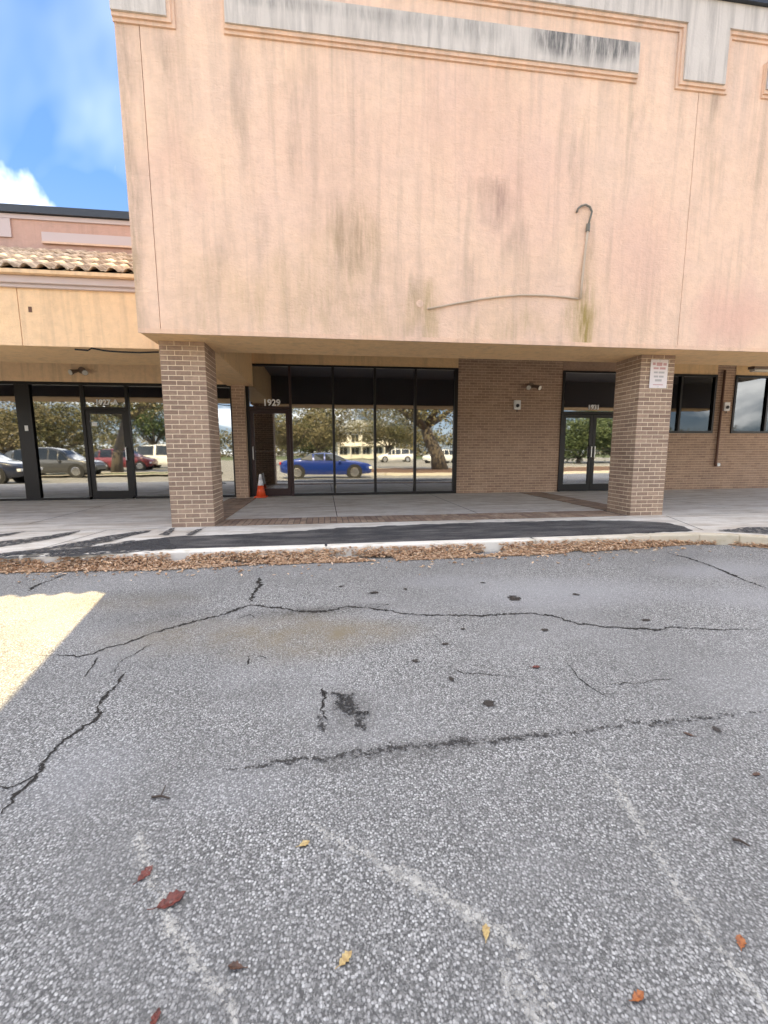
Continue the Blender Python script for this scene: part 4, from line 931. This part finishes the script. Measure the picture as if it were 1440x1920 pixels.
x_, y_ = vx(545, 860, 48); tree(x_, y_, 6.5, 3.6, 12, 'foliage_olive', 'small oak reflected at the shop door edge', 60, 130, .22, (0, 0), .25, .24)
x_, y_ = vx(115, 860, 52); tree(x_, y_, 7.5, 6.5, 15, 'foliage_olive', 'spreading oak reflected above the grey car', 90, 140, .28, (0, 0), .22, .28)
x_, y_ = vx(10, 860, 46); tree(x_, y_, 6.5, 4.5, 17, 'foliage_olive', 'low oak reflected beside the wing corner post', 60, 130, .25, (0, 0), .22, .26)
x_, y_ = vx(290, 860, 60); tree(x_, y_, 10.5, 5.0, 19, 'foliage_green', 'dark green oak reflected behind the white van', 80, 140, .3, (0, 0), .22, .28)
x_, y_ = vx(215, 860, 30); tree(x_, y_, 8.5, 4.5, 21, 'foliage_olive', 'oak with pale trunk reflected in the wing door', 60, 110, .3, (.8, 0), .42, .2)
x_, y_ = vx(1085, 860, 48); tree(x_, y_, 5.6, 5.0, 23, 'foliage_green', 'low dense green tree reflected in the double door', 80, 140, .25, (0, 0), .12, .28)
x_, y_ = vx(1150, 860, 46); tree(x_, y_, 6.6, 5.0, 25, 'foliage_green', 'bushy green tree reflected at the edge of the double door', 80, 140, .25, (0, 0), .12, .28)
x_, y_ = vx(660, 860, 100); tree(x_-9, y_, 8, 7, 27, 'foliage_green', 'far green tree beside the white house', 70, 130, .3, (0, 0), .15, .4)
# house across the road
x_, y_ = vx(688, 860, 92); hz = empty('white_house', (x_, y_, GZ), 'white two storey house with grey roof reflected between the trees', 'building')
add('wall', MB().box(-6, 6, -8, 0, 0, 5.6), 'house_white', hz, local=True)
rf = MB(); rf.v = [(-6.6, .6, 5.6), (6.6, .6, 5.6), (6.6, -8.6, 5.6), (-6.6, -8.6, 5.6), (-3, -4, 8.2), (3, -4, 8.2)]; rf.f = [(1, 0, 4, 5), (2, 1, 5), (3, 2, 5, 4), (0, 3, 4), (0, 1, 2, 3)]; rf.r = [0]*5
add('roof', rf, 'house_roof', hz, local=True)
for z in (.9, 3.5):
    for k in range(5):
        xx = -4.8+k*2.4; wn = add('window', MB().box(xx-.75, xx+.75, .001, .05, z, z+1.4), 'house_glass', hz, local=True); add('frame', MB().box(xx-.05, xx+.05, .051, .07, z, z+1.4), 'house_white', wn, local=True)
for k in range(6): add('porch_post', MB().box(-5.9+k*2.34, -5.7+k*2.34, .9, 1.1, 0, 5.0), 'house_white', hz, local=True)
add('balcony', MB().box(-6, 6, .002, 1.2, 2.55, 2.75), 'house_white', hz, local=True)
# far tree belt that closes the view
fb = MB(); rr = random.Random(77)
for k in range(260):
    c = Vector((rr.uniform(-110, 130), rr.uniform(-112, -98), GZ+rr.uniform(.5, 6.5))); tone = rr.random()
    for q in range(130):
        v = Vector((rr.gauss(0, 1.5), rr.gauss(0, 1.2), rr.gauss(0, 1.0))); p_ = c+v; s_ = rr.uniform(.4, .9)
        a = Vector((rr.uniform(-1, 1), rr.uniform(-1, 1), rr.uniform(-1, 1))).normalized(); b_ = a.cross(Vector((rr.uniform(-1, 1), rr.uniform(-1, 1), rr.uniform(-1, 1)))).normalized()
        fb.cur = min(.999, tone*.7+rr.random()*.3); fb.poly([p_-a*s_*.5, p_+b_*s_*.35, p_+a*s_*.5, p_-b_*s_*.35])
tag(add('far_wood', fb, 'foliage_olive', None, True, kind='stuff'), 'far belt of olive trees closing the view', 'trees')
